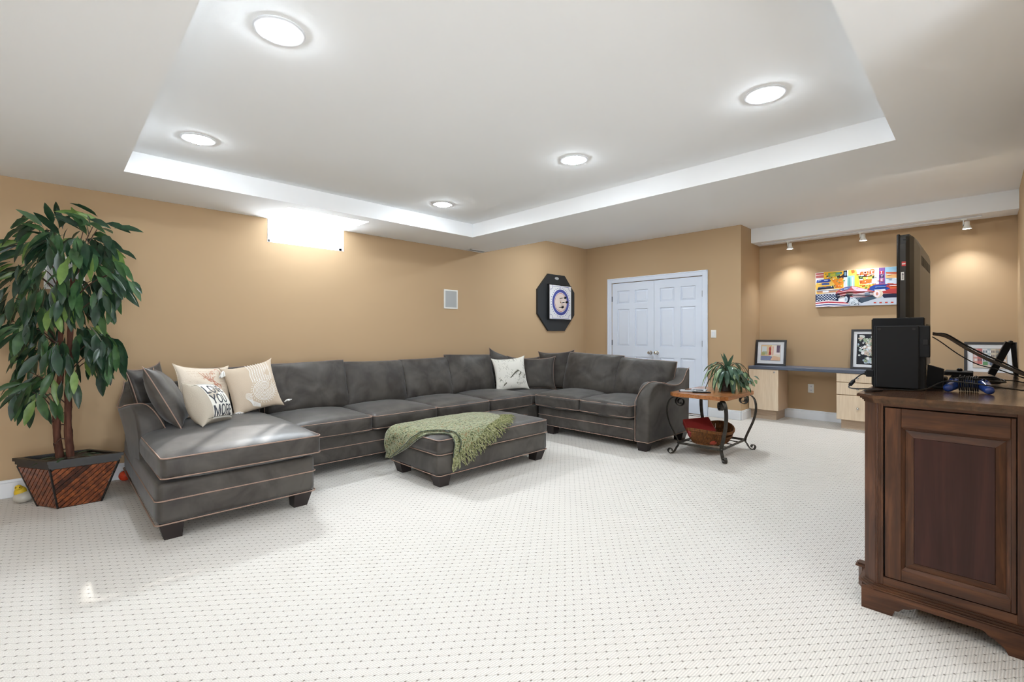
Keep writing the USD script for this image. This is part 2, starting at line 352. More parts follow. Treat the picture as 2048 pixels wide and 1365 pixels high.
# floor
fl = box(-3, 7.75, -3, YW + 0.2, -0.1, 0)
struct('floor', fl, 'carpet', label='cream loop-pile carpet with rows of small grey-brown pin dots', cat='carpet')
# long wall behind the sofa, with the basement window cut out
wall = prism(Polygon([(-3, 0), (XW, 0), (XW, 2.9), (-3, 2.9)], [[(WX0, WZ0), (WX1, WZ0), (WX1, WZ1), (WX0, WZ1)]]), 0.10)
wall = trimesh.Trimesh(np.c_[wall.vertices[:, 0], YW + wall.vertices[:, 2], wall.vertices[:, 1]], wall.faces[:, ::-1], process=False)
struct('wall_back', wall, 'wall_paint', label='long tan painted wall behind the sectional sofa', cat='wall')
# door wall
D0, D1, DZ = 2.925, 4.487, 2.065
struct('wall_end', cat([box(XW, XW + 0.16, D1, YW + 0.24, 0, 2.9), box(XW, XW + 0.16, YA + 0.001, D0, 0, 2.9), box(XW, XW + 0.16, D0, D1, DZ, 2.9),
                        box(XW + 0.16, XA + 0.15, YA + 0.001, YA + 0.12, 0, 2.9)]), 'wall_paint', label='tan painted wall around the white closet doors', cat='wall')
struct('wall_alcove', box(XA, XA + 0.15, YR - 0.15, YA, 0, 2.9), 'wall_paint', label='tan painted back wall of the desk alcove', cat='wall')
struct('wall_right', cat([box(2.25, XA, YR - 0.15, YR, 0, 2.9), box(2.10, 2.25, -3, YR, 0, 2.9)]), 'wall_paint', label='tan painted wall beside the desk alcove on the right', cat='wall')
struct('wall_near', cat([box(-3, -1.2, -3.15, -3, 0, 2.9), box(0.8, 2.25, -3.15, -3, 0, 2.9), box(-1.2, 0.8, -3.15, -3, 2.12, 2.9)]), 'wall_paint', label='tan painted wall around the unseen glazed door behind the camera', cat='wall')
struct('wall_left', box(-3.15, -3, -3.15, YW + 0.24, 0, 2.9), 'wall_paint', label='tan painted wall left of the camera', cat='wall')
# closet interior so that the door gap is dark and closed
struct('wall_closet', cat([box(7.5, 7.6, D0 - 0.2, YW + 0.2, 0, 2.9), box(XW + 0.16, 7.5, YW + 0.1, YW + 0.2, 0, 2.9)]), 'wall_paint', label='closet wall hidden behind the double doors', cat='wall')
# ceilings
TX0, TX1, TY0, TY1 = 0.367, 3.580, 0.372, 4.296
so = Polygon([(-3, -3), (2.2, -3), (2.2, YR), (4.362, YR), (4.362, YW), (WX1, YW), (WX1, 4.455), (WX0, 4.455), (WX0, YW), (-3, YW)], [[(TX0, TY0), (TX1, TY0), (TX1, TY1), (TX0, TY1)]])
s = prism(so, 0.40); s.apply_translation((0, 0, ZS))
struct('ceiling_soffit', s, 'ceiling_paint', label='white dropped soffit framing the tray ceiling', cat='ceiling')
struct('ceiling_tray', box(TX0 - 0.05, TX1 + 0.05, TY0 - 0.05, TY1 + 0.05, ZT, ZT + 0.06), 'ceiling_paint', label='white raised tray ceiling with recessed lights', cat='ceiling')
struct('ceiling', cat([box(4.362, XA + 0.1, YR - 0.1, YW + 0.1, ZC, ZC + 0.15), box(WX0 - 0.05, WX1 + 0.05, 4.45, YW + 0.05, 2.73, 2.76)]), 'ceiling_paint', label='white upper ceiling beyond the soffit', cat='ceiling')
struct('ceiling_bulkhead', box(XB, XA, YR, YA, 2.524, ZC + 0.02), 'ceiling_paint', label='white bulkhead across the desk alcove carrying the track light', cat='ceiling')
# baseboards with a small stepped top
def baseboard(name, x0, x1, y0, y1, out):
    lo = box(x0, x1, y0, y1, 0, 0.112, 0.003); d = 0.006
    ox, oy = out
    hi = box(x0 + (d if ox < 0 else 0), x1 - (d if ox > 0 else 0), y0 + (d if oy < 0 else 0), y1 - (d if oy > 0 else 0), 0.112, 0.132, 0.003)
    return cat([lo, hi])
struct('baseboard_back', baseboard('', -3, XW, YW - 0.016, YW, (0, -1)), 'trim_paint', label='white baseboard along the long tan wall', cat='baseboard')
struct('baseboard_end', cat([baseboard('', XW - 0.016, XW, YA - 0.001, D0 - 0.085, (-1, 0)), baseboard('', XW - 0.016, XW, D1 + 0.085, YW - 0.016, (-1, 0)), baseboard('', XW, 7.2, YA - 0.016, YA, (0, -1))]), 'trim_paint', label='white baseboard beside the closet doors', cat='baseboard')
struct('baseboard_alcove', baseboard('', XA - 0.016, XA, YR, YA, (-1, 0)), 'trim_paint', label='white baseboard under the built-in desk', cat='baseboard')
struct('baseboard_right', baseboard('', 4.8, XA, YR, YR + 0.016, (0, 1)), 'trim_paint', label='white baseboard along the right wall', cat='baseboard')
# window: vinyl frame, two mullions, three panes, sloping well
w = thing('window_1', 'bright blown-out basement window above the sofa', 'window', ((WX0 + WX1) / 2, YW + 0.06, WZ0), kind='structure')
fy0, fy1 = YW + 0.045, YW + 0.095
obj('window_frame', cat([box(WX0, WX1, fy0, fy1, WZ0, WZ0 + 0.035), box(WX0, WX1, fy0, fy1, WZ1 - 0.035, WZ1), box(WX0, WX0 + 0.035, fy0, fy1, WZ0, WZ1), box(WX1 - 0.035, WX1, fy0, fy1, WZ0, WZ1)]), 'trim_paint', w)
for x in (WX0 + 0.315, WX0 + 0.655): obj('mullion', box(x - 0.018, x + 0.018, fy0, fy1, WZ0 + 0.03, WZ1 - 0.03, 0.004), 'trim_paint', w)
for x0, x1 in ((WX0 + 0.035, WX0 + 0.297), (WX0 + 0.333, WX0 + 0.637), (WX0 + 0.673, WX1 - 0.035)): obj('pane', box(x0, x1, fy0 + 0.022, fy0 + 0.026, WZ0 + 0.03, WZ1 - 0.03), 'pane_glass', w)
obj('window_sill', box(WX0, WX1, YW + 0.001, fy0, WZ0 - 0.004, WZ0 + 0.004), 'trim_paint', w)
struct('trim_1', cat([box(WX0 - 0.002, WX0 + 0.006, YW, YW + 0.045, WZ0, WZ1), box(WX1 - 0.006, WX1 + 0.002, YW, YW + 0.045, WZ0, WZ1), box(WX0, WX1, YW, YW + 0.10, WZ1 - 0.004, WZ1 + 0.004)]), 'ceiling_paint', label='white plaster reveal of the basement window', cat='window reveal')

# unseen glazed door well behind the camera, placed to brighten ceiling and walls
w2 = thing('window_2', 'unseen glazed door behind the camera, placed to brighten ceiling and walls', 'window', (-0.2, -3.08, 0), kind='structure')
obj('window_frame', cat([box(-1.2, .8, -3.11, -3.05, 2.05, 2.12), box(-1.2, .8, -3.11, -3.05, 0.0, 0.07), box(-1.2, -1.12, -3.11, -3.05, 0, 2.12), box(.72, .8, -3.11, -3.05, 0, 2.12), box(-.25, -.15, -3.11, -3.05, 0, 2.12)]), 'trim_paint', w2)
for x0, x1 in ((-1.12, -.25), (-.15, .72)): obj('pane', box(x0, x1, -3.085, -3.08, 0.07, 2.05), 'pane_glass', w2)
# ------------------------------------------------------------------ closet double doors
struct('trim_2', cat([box(XW - 0.02, XW, D0 - 0.078, D0 - 0.003, 0, DZ + 0.075, 0.004), box(XW - 0.02, XW, D1 + 0.003, D1 + 0.078, 0, DZ + 0.075, 0.004), box(XW - 0.02, XW, D0 - 0.003, D1 + 0.003, DZ + 0.003, DZ + 0.075, 0.004),
                      box(XW - 0.026, XW - 0.002, D0 - 0.082, D0 - 0.062, 0, DZ + 0.08, 0.003), box(XW - 0.026, XW - 0.002, D1 + 0.062, D1 + 0.082, 0, DZ + 0.08, 0.003), box(XW - 0.026, XW - 0.002, D0 - 0.08, D1 + 0.08, DZ + 0.062, DZ + 0.08, 0.003)]),
       'door_paint', label='white moulded casing around the closet doors', cat='door casing')
YM = (D0 + D1) / 2
def leaf(n, y0, y1, knob_y, hinge_y, label):
    d = thing('door_%d' % n, label, 'door', (XW + 0.02, (y0 + y1) / 2, 0.012), kind='structure')
    xf_, xb = XW + 0.004, XW + 0.038
    zs = [(0.215, 0.83), (1.003, 1.62), (1.715, 1.93)]; w = y1 - y0; st = 0.105; mid = (y0 + y1) / 2
    ys = [(y0 + st, mid - 0.052), (mid + 0.052, y1 - st)]
    holes = [[(a, c), (b, c), (b, e), (a, e)] for a, b in ys for c, e in zs]
    fr = prism(Polygon([(y0, 0.012), (y1, 0.012), (y1, DZ - 0.004), (y0, DZ - 0.004)], holes), 0.012)
    fr = trimesh.Trimesh(np.c_[xf_ + 0.012 - fr.vertices[:, 2], fr.vertices[:, 0], fr.vertices[:, 1]], fr.faces, process=False)
    if fr.volume < 0: fr.invert()
    obj('door_leaf', cat([fr, box(xf_ + 0.012, xb, y0, y1, 0.012, DZ - 0.004)]), 'door_paint', d)
    for a, b in ys:
        for c, e in zs:
            o, i = 0.006, 0.034; x0, x1 = xf_ + 0.012, xf_ + 0.003
            P = [(x0, p, q) for p in (a + o, b - o) for q in (c + o, e - o)] + [(x1, p, q) for p in (a + i, b - i) for q in (c + i, e - i)]
            obj('panel', hull(P), 'door_paint', d)
    kp = [(0.0001, 0), (0.031, 0), (0.033, 0.004), (0.029, 0.009), (0.013, 0.012), (0.011, 0.03), (0.014, 0.036), (0.026, 0.042), (0.0305, 0.052), (0.029, 0.062), (0.02, 0.070), (0.0001, 0.073)]
    obj('knob', xf(lathe(kp, 28), Ry(-PI / 2), (xf_, knob_y, 0.905)), 'chrome', d, smooth=40)
    for z in (0.25, 1.06, 1.80): obj('hinge', cat([xf(trimesh.creation.cylinder(0.007, 0.09, sections=14), None, (xf_ - 0.005, hinge_y, z)), box(xf_ - 0.002, xf_ + 0.004, hinge_y - 0.012, hinge_y + 0.012, z - 0.044, z + 0.044)]), 'steel_hinge', d)
leaf(1, YM + 0.002, D1 - 0.003, YM + 0.055, D1 + 0.001, 'left leaf of the white six-panel closet doors')
leaf(2, D0 + 0.003, YM - 0.002, YM - 0.055, D0 - 0.001, 'right leaf of the white six-panel closet doors')
# ------------------------------------------------------------------ small wall fittings
sw = thing('light_switch', 'white rocker light switch right of the closet doors', 'light switch', (XW - 0.004, 2.762, 1.205))
obj('plate', box(XW - 0.007, XW, 2.724, 2.800, 1.148, 1.262, 0.003), 'white_plastic', sw); obj('rocker', box(XW - 0.012, XW - 0.004, 2.745, 2.779, 1.172, 1.238, 0.003), 'trim_paint', sw)
ou = thing('wall_outlet', 'white double wall outlet under the desk', 'outlet', (XA - 0.004, 1.715, 0.44))
obj('plate', box(XA - 0.007, XA, 1.678, 1.752, 0.378, 0.502, 0.003), 'white_plastic', ou)
for z in (0.412, 0.468):
    r = obj('receptacle', box(XA - 0.011, XA - 0.005, 1.698, 1.732, z - 0.017, z + 0.017, 0.003), 'trim_paint', ou)
    for y in (1.708, 1.722): obj('slot', box(XA - 0.0125, XA - 0.0105, y - 0.0015, y + 0.0015, z - 0.006, z + 0.006), 'vent_dark', r)
def speaker(x0, x1, z0, z1, label):
    s = thing('wall_speaker', label, 'speaker', ((x0 + x1) / 2, YW, z0), group=None)
    fr = prism(Polygon([(x0, z0), (x1, z0), (x1, z1), (x0, z1)], [[(x0 + .018, z0 + .018), (x1 - .018, z0 + .018), (x1 - .018, z1 - .018), (x0 + .018, z1 - .018)]]), 0.012)
    fr = trimesh.Trimesh(np.c_[fr.vertices[:, 0], YW - fr.vertices[:, 2], fr.vertices[:, 1]], fr.faces, process=False)
    if fr.volume < 0: fr.invert()
    obj('frame', fr, 'white_plastic', s); obj('grille', box(x0 + .017, x1 - .017, YW - .009, YW, z0 + .017, z1 - .017), 'grille_grey', s)
speaker(3.700, 3.925, 1.542, 1.797, 'square white-framed in-wall speaker with grey grille right of the window')
speaker(-0.040, 0.190, 1.545, 1.805, 'white-framed in-wall speaker half hidden behind the leafy tree')
v = thing('ceiling_vent', 'slim slotted air vent in the soffit corner', 'vent', (4.19, 4.93, ZS))
obj('vent_frame', cat([box(4.04, 4.34, 4.885, 4.90, ZS - .006, ZS), box(4.04, 4.34, 4.965, 4.98, ZS - .006, ZS), box(4.04, 4.055, 4.885, 4.98, ZS - .006, ZS), box(4.325, 4.34, 4.885, 4.98, ZS - .006, ZS)]), 'ceiling_paint', v)
obj('vent_back', box(4.055, 4.325, 4.90, 4.965, ZS - .002, ZS - .0005), 'vent_dark', v)
for k in range(5): obj('louvre', xf(box(-0.13, 0.13, -0.0055, 0.0055, -0.0008, 0.0008), Rx(0.6), (4.19, 4.909 + k * 0.0125, ZS - .0045)), 'grille_grey', v)

# ------------------------------------------------------------------ recessed lights
RL = [(0.705, 2.146, 'large recessed ceiling light nearest the camera on the left of the tray'), (0.706, 3.716, 'recessed ceiling light at the far left corner of the tray'),
      (2.800, 2.172, 'recessed ceiling light near the middle of the tray'), (2.815, 3.846, 'small-looking recessed ceiling light at the far corner of the tray above the window end'),
      (2.783, 0.846, 'recessed ceiling light at the right end of the tray'), (0.705, 0.846, 'recessed tray light above the camera, just out of the frame')]
def can_light(x, y, z, label, glow='lamp_glow'):
    c = thing('recessed_light', label or 'unseen round recessed ceiling light behind the camera', 'ceiling light', (x, y, z), group='recessed ceiling lights')
    obj('trim_ring', lathe([(0.076, -0.001), (0.080, -0.006), (0.098, -0.007), (0.104, -0.003), (0.104, 0.0)], 48, (x, y, z)), 'trim_paint', c, smooth=40)
    obj('lens', lathe([(0.0001, -0.026), (0.03, -0.0245), (0.055, -0.0185), (0.070, -0.010), (0.0775, -0.002), (0.0775, -0.0005), (0.0001, -0.0005)], 48, (x, y, z)), glow, c, smooth=60)
for x, y, l in RL: can_light(x, y, ZT, l)
for x, y, l in ((5.42, 4.05, 'unseen recessed ceiling light over the sofa corner'), (5.42, 2.3, 'unseen recessed ceiling light over the side table'), (5.42, 0.5, 'unseen recessed ceiling light in front of the desk')): can_light(x, y, ZC, l, 'unseen_far_glow')  # out of view beyond the soffit edge, placed to light the door end
for x, y, l in ((-1.6, 3.2, 'left of the leafy tree'), (-1.6, 0.6, 'left of the camera'), (-1.2, -1.6, 'left of the unseen glazed door'), (1.0, -1.6, 'right of the unseen glazed door')): can_light(x, y, ZS, 'unseen recessed soffit light behind the camera, ' + l)  # unseen lamps behind the camera, placed to light the near end
# ------------------------------------------------------------------ track light over the desk
TXc = 7.36
tl = thing('track_light', 'white track light with three spot heads over the desk', 'track light', (TXc, 1.0, 2.524))
obj('track', cat([box(TXc - .018, TXc + .018, 0.02, 2.28, 2.506, 2.524, 0.002), box(TXc - .006, TXc + .006, 0.03, 2.27, 2.5035, 2.507)]), 'trim_paint', tl)
for y in (1.915, 1.089, 0.14):
    h = obj('lamp_head', lathe([(0.0001, 0.075), (0.022, 0.075), (0.024, 0.068), (0.024, 0.035), (0.030, 0.022), (0.040, 0.0), (0.042, -0.006), (0.038, -0.006), (0.033, 0.002), (0.0001, 0.004)], 28, (TXc, y, 2.398)), 'white_plastic', tl, smooth=40)
    obj('arm', cat([box(TXc - .012, TXc + .012, y - .002, y + .045, 2.492, 2.508, .002), box(TXc - .006, TXc + .006, y + .025, y + .035, 2.43, 2.495), box(TXc - .006, TXc + .006, y, y + .033, 2.43, 2.442)]), 'white_plastic', h)
    obj('bulb', xf(lathe([(0.0001, -.001), (0.030, -.001), (0.033, 0.0), (0.0001, 0.001)], 24), None, (TXc, y, 2.3955)), 'spot_glow', h)
    L = UsdLux.SphereLight.Define(stage, '/World/track_spot_%d' % int(y * 1000)); L.CreateRadiusAttr(0.02); L.CreateIntensityAttr(TRACK_POWER); L.CreateColorAttr(Gf.Vec3f(0.86, 0.93, 1.0))
    sh = UsdLux.ShapingAPI.Apply(L.GetPrim()); sh.CreateShapingConeAngleAttr(54); sh.CreateShapingConeSoftnessAttr(1.0)
    L.AddTranslateOp().Set(Gf.Vec3d(TXc, y, 2.37)); L.AddRotateXYZOp().Set(Gf.Vec3f(0, 0, 0))

# ================================================================== the sectional sofa
SY0, SYB = 3.93, 4.97          # seat-front and back of the long run
SX0, SXB = 4.27, 5.19          # seat-front and back of the right-hand run
CX0, CX1, CY0 = 0.425, 1.325, 3.315   # chaise
sofa = thing('sectional_sofa', 'large charcoal microsuede U-shaped sectional sofa with chaise and tan piping', 'sofa', (2.7, 4.4, 0))
def leg(parent, x, y, h=0.112, w=0.078, name='leg', tx=0, ty=0):
    a, b = w / 2, w * 0.36
    P = [(x + sx * a, y + sy * a, h) for sx in (-1, 1) for sy in (-1, 1)] + [(x + sx * b + tx, y + sy * b + ty, 0) for sx in (-1, 1) for sy in (-1, 1)]
    return obj(name, hull(P), 'espresso_wood', parent)
for x, y, tx, ty in ((CX0 + .075, CY0 + .072, 0.012, 0.008), (CX1 - .075, CY0 + .072, -0.012, 0.008), (CX0 + .07, 4.9, .01, 0), (1.45, SY0 + .06, 0, 0), (4.18, 4.02, 0, 0), (SX0 + .075, 2.38 + .08, .012, .010), (SXB - .07, 2.38 + .06, -.012, .012), (SX0 + .06, 3.68, 0, 0), (SXB - .06, 4.9, 0, 0), (2.8, 4.9, 0, 0)):
    leg(sofa, x, y, 0.108, 0.122, tx=tx, ty=ty)
base_n = dict(noise=0.0025, nscale=5)
b1 = obj('chaise_base', rbox(CX0, CX1, CY0, SYB, 0.10, 0.350, 0.03, 22, (0.006, 0.006, 0), seed=1, **base_n), 'suede', sofa, smooth=True)
def pipe(parent, P, r=0.0042, closed=False): return obj('piping', tube(P, r, 6, closed), 'piping_tan', parent, smooth=True)
for z in (0.104, 0.240): pipe(b1, rim(CX0 - .005, CX1 + .005, CY0 - .005, SYB, z, 0.03), closed=True)
b2 = obj('sofa_base', rbox(CX1 + .002, SX0 + 0.02, SY0, SYB, 0.10, 0.325, 0.025, 22, seed=2, **base_n), 'suede', sofa, smooth=True)
for z in (0.104, 0.222): pipe(b2, [(x, SY0 - .002, z) for x in np.linspace(CX1 + .01, SX0 - .12, 60)])
b3 = obj('corner_base', rbox(SX0 - .13, SXB, SY0 + 0.0, SYB, 0.10, 0.325, 0.025, 16, seed=3, **base_n), 'suede', sofa, smooth=True)
b4 = obj('loveseat_base', rbox(SX0, SXB, 2.54, SY0 - .06, 0.10, 0.325, 0.025, 20, seed=4, **base_n), 'suede', sofa, smooth=True)
for z in (0.104, 0.222): pipe(b4, [(SX0 - .003, y, z) for y in np.linspace(2.545, SY0 - .07, 50)])
obj('back_frame', rbox(CX0 + .10, SXB, 4.80, SYB, 0.30, 0.79, 0.05, 18, (0, 0.01, 0.01), seed=5), 'suede', sofa, smooth=True)
obj('back_frame', rbox(SXB - .15, SXB, 2.50, SYB, 0.30, 0.79, 0.05, 18, (0.01, 0, 0.01), seed=6), 'suede', sofa, smooth=True)
# seat cushions: boxed, piped at the top and bottom edges
def seat(x0, x1, y0, y1, z0, z1, seed, puff=0.046, name='seat_cushion'):
    c = obj(name, rbox(x0, x1, y0, y1, z0, z1, 0.035, 24, (0.010, 0.016, puff), 0.006, 7, seed), 'suede', sofa, smooth=True)
    pipe(c, rim(x0 + .003, x1 - .003, y0 - .001, y1 - .003, z1 - .012, 0.03), closed=True)
    pipe(c, rim(x0 + .003, x1 - .003, y0 - .001, y1 - .003, z0 + .012, 0.03), closed=True)
    return c
seat(CX0 + .012, CX1 + .022, CY0 - .055, SYB - .36, 0.366, 0.505, 11, 0.052, 'chaise_cushion')
sx = [CX1 + .03, 2.08, 2.795, 3.505, 4.205]
for k in range(4): seat(sx[k] + .006, sx[k + 1] - .006, SY0 - .045, 4.66, 0.328, 0.465, 20 + k)
seat(SX0 - .06, SXB - .16, SY0 + .03, 4.66, 0.322, 0.445, 30, 0.02, 'corner_cushion')
seat(SX0 - .055, 5.0, 3.215, SY0 - .05, 0.33, 0.472, 31); seat(SX0 - .055, 5.0, 2.55, 3.205, 0.33, 0.472, 32)

# scooped arms: side profile (d back from the front, z), swept across the arm's thickness and flared outwards
AP = [(0.0, .100), (0.0, .25), (0.0, .42), (0.006, .52), (0.025, .60), (0.06, .662), (0.105, .700), (0.155, .708), (0.22, .696), (0.30, .676), (0.39, .664), (0.48, .664), (0.57, .676), (0.66, .700), (0.74, .735), (0.81, .778), (0.86, .805), (0.905, .815)]
AP = smoothpath([(a, 0, b) for a, b in AP], 60)[:, [0, 2]]
def make_arm(place, thick=0.15):
    L = 0.93
    rows = []; inset = [(-.0, .022), (.006, .008), (.02, .0015), (.5 * thick, 0), (thick - .02, .0015), (thick - .006, .008), (thick, .022)]
    tan = np.gradient(AP, axis=0); tan /= np.linalg.norm(tan, axis=1, keepdims=True); nor = np.c_[-tan[:, 1], tan[:, 0]]
    V = []; K = len(AP) + 2
    for off, ins in inset:
        pr = AP - nor * ins; pr[:, 0] = np.minimum(pr[:, 0], L - ins)
        pr = np.vstack([pr, [L - ins, .80 - ins], [L - ins, .10]])
        for d, z in pr:
            fl = 0.10 * max(0, min(1, (z - .1) / .6)) ** 1.6 * math.exp(-((d - .42) / .33) ** 2)
            V.append(place(d, off - fl * (1 if off < thick / 2 else 0.75) + 0.0, z))
    F = []; R = len(inset)
    for i in range(R - 1):
        for q in range(K):
            r = (q + 1) % K; F += [[i * K + q, i * K + r, (i + 1) * K + r], [i * K + q, (i + 1) * K + r, (i + 1) * K + q]]
    V = np.array(V)
    for i in (0, R - 1):          # caps as fans between the profile and the floor line
        ring_ = list(range(i * K, (i + 1) * K)); poly = Polygon([(AP[k][0] if k < len(AP) else L, AP[k][1] if k < len(AP) else (.8, .1)[k - len(AP)]) for k in range(K)])
        c = len(V); cz = V[ring_].mean(0); 
        # strips: join profile vertex k to the base line below it
        base = len(V); d_of = [min(AP[k][0], L) if k < len(AP) else L for k in range(K)]
        lay = 6
        for j in range(1, lay + 1):
            for k in range(K):
                off, ins = inset[i]; z = V[i * K + k][2]; zz = z + (0.10 - z) * j / lay; d = d_of[k]; d = max(d, ins); d = min(d, L - ins)
                fl = 0.10 * max(0, min(1, (zz - .1) / .6)) ** 1.6 * math.exp(-((d - .42) / .33) ** 2)
                V = np.vstack([V, place(d, off - fl * (1 if off < thick / 2 else 0.75), zz)])
        prev = [i * K + k for k in range(K)]
        for j in range(lay):
            cur = [base + j * K + k for k in range(K)]
            for k in range(K - 1): F += [[prev[k], cur[k], cur[k + 1]], [prev[k], cur[k + 1], prev[k + 1]]]
            prev = cur
    m = trimesh.Trimesh(V, F, process=False); trimesh.repair.fix_normals(m)
    edge = []
    for k in range(4, len(AP)):
        d, z = AP[k]; fl = 0.10 * max(0, min(1, (z - .1) / .6)) ** 1.6 * math.exp(-((d - .42) / .33) ** 2)
        edge.append(place(min(d, L) , 0.004 - fl, z - .004))
    # piping: up the inner front edge, over the top and back along the outer rim
    inner = [place(-.002, thick - .004, z) for z in np.linspace(.104, .5, 12)]
    cross = [place(AP[k][0] - .004 * (k < 22), thick - .004 - (thick - .008) * t, AP[k][1] + .003) for t, k in zip(np.linspace(0.0, 1, 16), np.linspace(10, 26, 16).astype(int))]
    rim_ = [place(AP[k][0], 0.002 - 0.10 * max(0, min(1, (AP[k][1] - .1) / .6)) ** 1.6 * math.exp(-((AP[k][0] - .42) / .33) ** 2), AP[k][1] + .001) for k in range(27, len(AP))]
    low = [place(L - .01 - t * (L - .01), -.003, .104) for t in np.linspace(0, 1, 20)] + [place(-.003, t * thick, .104) for t in np.linspace(0, 1, 8)]
    return m, np.array(inner + cross + rim_), np.array(low)
for nm, place in (('arm', lambda d, o, z: (SX0 - .005 + d, 2.375 + o, z)), ('arm', lambda d, o, z: (0.435 + o, 4.04 + d, z))):
    m, p, lo = make_arm(place)
    a = obj(nm, m, 'suede', sofa, smooth=50); pipe(a, smoothpath(p, 90)); pipe(a, lo)
# ------------------------------------------------------------------ pillows and back cushions
def pillow(w, h, t, seed, pinch=0.06, n=34, wr=0.012, power=0.42, ear=0.02):
    """upright in xz, front towards -y, base at z = 0"""
    g = np.linspace(-1, 1, n); g = np.sign(g) * (1 - (1 - np.abs(g)) ** 1.25)
    U, W = np.meshgrid(g, g, indexing='ij'); out = []; F = []
    X = w / 2 * U * (1 - pinch * (1 - W ** 2) * np.abs(U)); Z = h / 2 * W * (1 - pinch * (1 - U ** 2) * np.abs(W))
    X = X + ear * np.sign(U) * np.abs(U) ** 6 * np.abs(W) ** 6; Z = Z + ear * np.sign(W) * np.abs(U) ** 6 * np.abs(W) ** 6
    D = np.clip((1 - U ** 2) * (1 - W ** 2), 0, 1) ** power
    sag = 0.12 * W * D                       # fuller low down
    edge = np.clip((1 - U ** 2) * (1 - W ** 2), 0, 1) ** 0.25
    for s in (-1, 1):
        P = np.stack([X * 7, Z * 7 + 3 * X, np.full_like(X, seed * 1.7 + s)], -1)
        fine = np.stack([X * 5 + Z * 16, Z * 5 - X * 16, np.full_like(X, seed + s * 3)], -1)
        nz = (meshkit.fbm(P, 3, seed) - .5) * 2 * wr + (meshkit.fbm(fine, 2, seed + 9) - .5) * 2 * wr * 0.8 * (1.15 - D)
        Y = s * (t / 2 * (D - sag * 0.6) + nz * edge)
        o = len(out) * n * n; out.append(np.stack([X, Y, Z + h / 2], -1).reshape(-1, 3))
        for i in range(n - 1):
            for j in range(n - 1):
                a, b, c, d = o + i * n + j, o + (i + 1) * n + j, o + (i + 1) * n + j + 1, o + i * n + j + 1
                F += [[a, b, c], [a, c, d]] if s < 0 else [[a, c, b], [a, d, c]]
    m = trimesh.Trimesh(np.vstack(out), F, process=False)
    V0 = out[0].reshape(n, n, 3); V0 = V0 * 1
    edge_ = np.vstack([V0[:, 0], V0[-1, 1:], V0[-2::-1, -1], V0[0, -2:0:-1]]); edge_[:, 1] = 0
    m.merge_vertices(digits_vertex=6)
    surf = lambda x, z: -t / 2 * float(np.clip((1 - min(1, abs(2 * x / w)) ** 2) * (1 - min(1, abs(2 * z / h - 1)) ** 2), 0, 1)) ** power * (1 - 0.07 * (2 * z / h - 1))
    return m, edge_, surf
def pose(c, yaw=0, lean=0, roll=0, h=0.0):
    """yaw turns the front from -y; lean tips the top back; roll turns in the pillow's plane about its centre"""
    R = Rz(yaw) @ Rx(-lean); Q = Ry(roll); c = np.array(c, float); z0 = np.array([0, 0, h / 2])
    return lambda P: (((np.asarray(P) - z0) @ Q.T) + z0) @ R.T + c
def posed(m, f): m = m.copy(); m.vertices = f(m.vertices); return m
def back_cushion(name, parent, c, w, h, t, yaw, lean, seed, roll=0, wr=0.013, pinch=0.03, m='suede', **k):
    M, e, s = pillow(w, h, t, seed, pinch, wr=wr * 1.35, power=0.31, ear=-0.004); f = pose(c, yaw, lean, roll, h)
    p = obj(name, posed(M, f), m, parent, smooth=True, **k)
    obj('piping', tube(f(e), 0.0042, 6, True), 'piping_tan', p, smooth=True); return p
BL = 0.26
for k, (x0, x1, zt) in enumerate(((1.40, 2.165, .925), (2.165, 2.845, .905), (2.85, 3.49, .91), (3.49, 4.20, .935))):
    back_cushion('back_cushion', sofa, ((x0 + x1) / 2, 4.60, 0.44), x1 - x0 + .05, zt - .44 + .02, 0.25, 0.0, BL, 40 + k, roll=(-.02, .015, -.01, .03)[k])
back_cushion('back_cushion', sofa, (1.06, 4.66, 0.46), 0.60, .46, 0.20, 0.0, 0.22, 46)
for k, (y0, y1, zt) in enumerate(((3.12, 3.93, .945), (2.44, 3.14, .90))):
    back_cushion('back_cushion', sofa, (4.86, (y0 + y1) / 2, 0.445), y1 - y0 + .04, zt - .44 + .02, 0.25, -PI / 2, BL, 50 + k, roll=(.03, .04)[k])
# loose corner pillows: things of their own
def throw_pillow(label, c, w, h, t, yaw, lean, roll, seed, m='suede', piping='piping_tan', wr=0.010, pinch=0.07, group=None):
    M, e, s = pillow(w, h, t, seed, pinch, wr=wr); f = pose(c, yaw, lean, roll, h)
    p = thing('throw_pillow', label, 'pillow', c, group)
    obj('cover', posed(M, f), m, p, smooth=True)
    if piping: obj('piping', tube(f(e), 0.004, 6, True), piping, p, smooth=True)
    return p, f, s
throw_pillow('grey suede pillow tilted onto its corner behind the corner of the sofa', (4.41, 4.66, 0.485), 0.46, 0.45, 0.12, -0.25, 0.14, 0.32, 60)
throw_pillow('grey suede pillow upright in the sofa corner behind the printed seahorse pillow', (4.68, 4.50, 0.462), 0.44, 0.42, 0.12, -0.62, 0.12, 0.02, 61)
throw_pillow('square grey suede pillow right of the printed seahorse pillow', (4.68, 4.25, 0.462), 0.46, 0.42, 0.15, -0.88, 0.18, -0.03, 62)
throw_pillow('grey suede pillow standing against the back between the square pillow and the loveseat cushions', (4.90, 4.12, 0.462), 0.50, 0.50, 0.13, -1.25, 0.13, -0.06, 63)
throw_pillow('dark piped suede pillow leaning on the chaise arm', (0.70, 4.19, 0.54), 0.52, 0.45, 0.18, 1.38, 0.46, 0.08, 64)
throw_pillow('dark suede pillow behind the piped pillow at the back of the chaise arm', (0.60, 4.56, 0.535), 0.42, 0.42, 0.13, 0.95, 0.24, -0.05, 65)

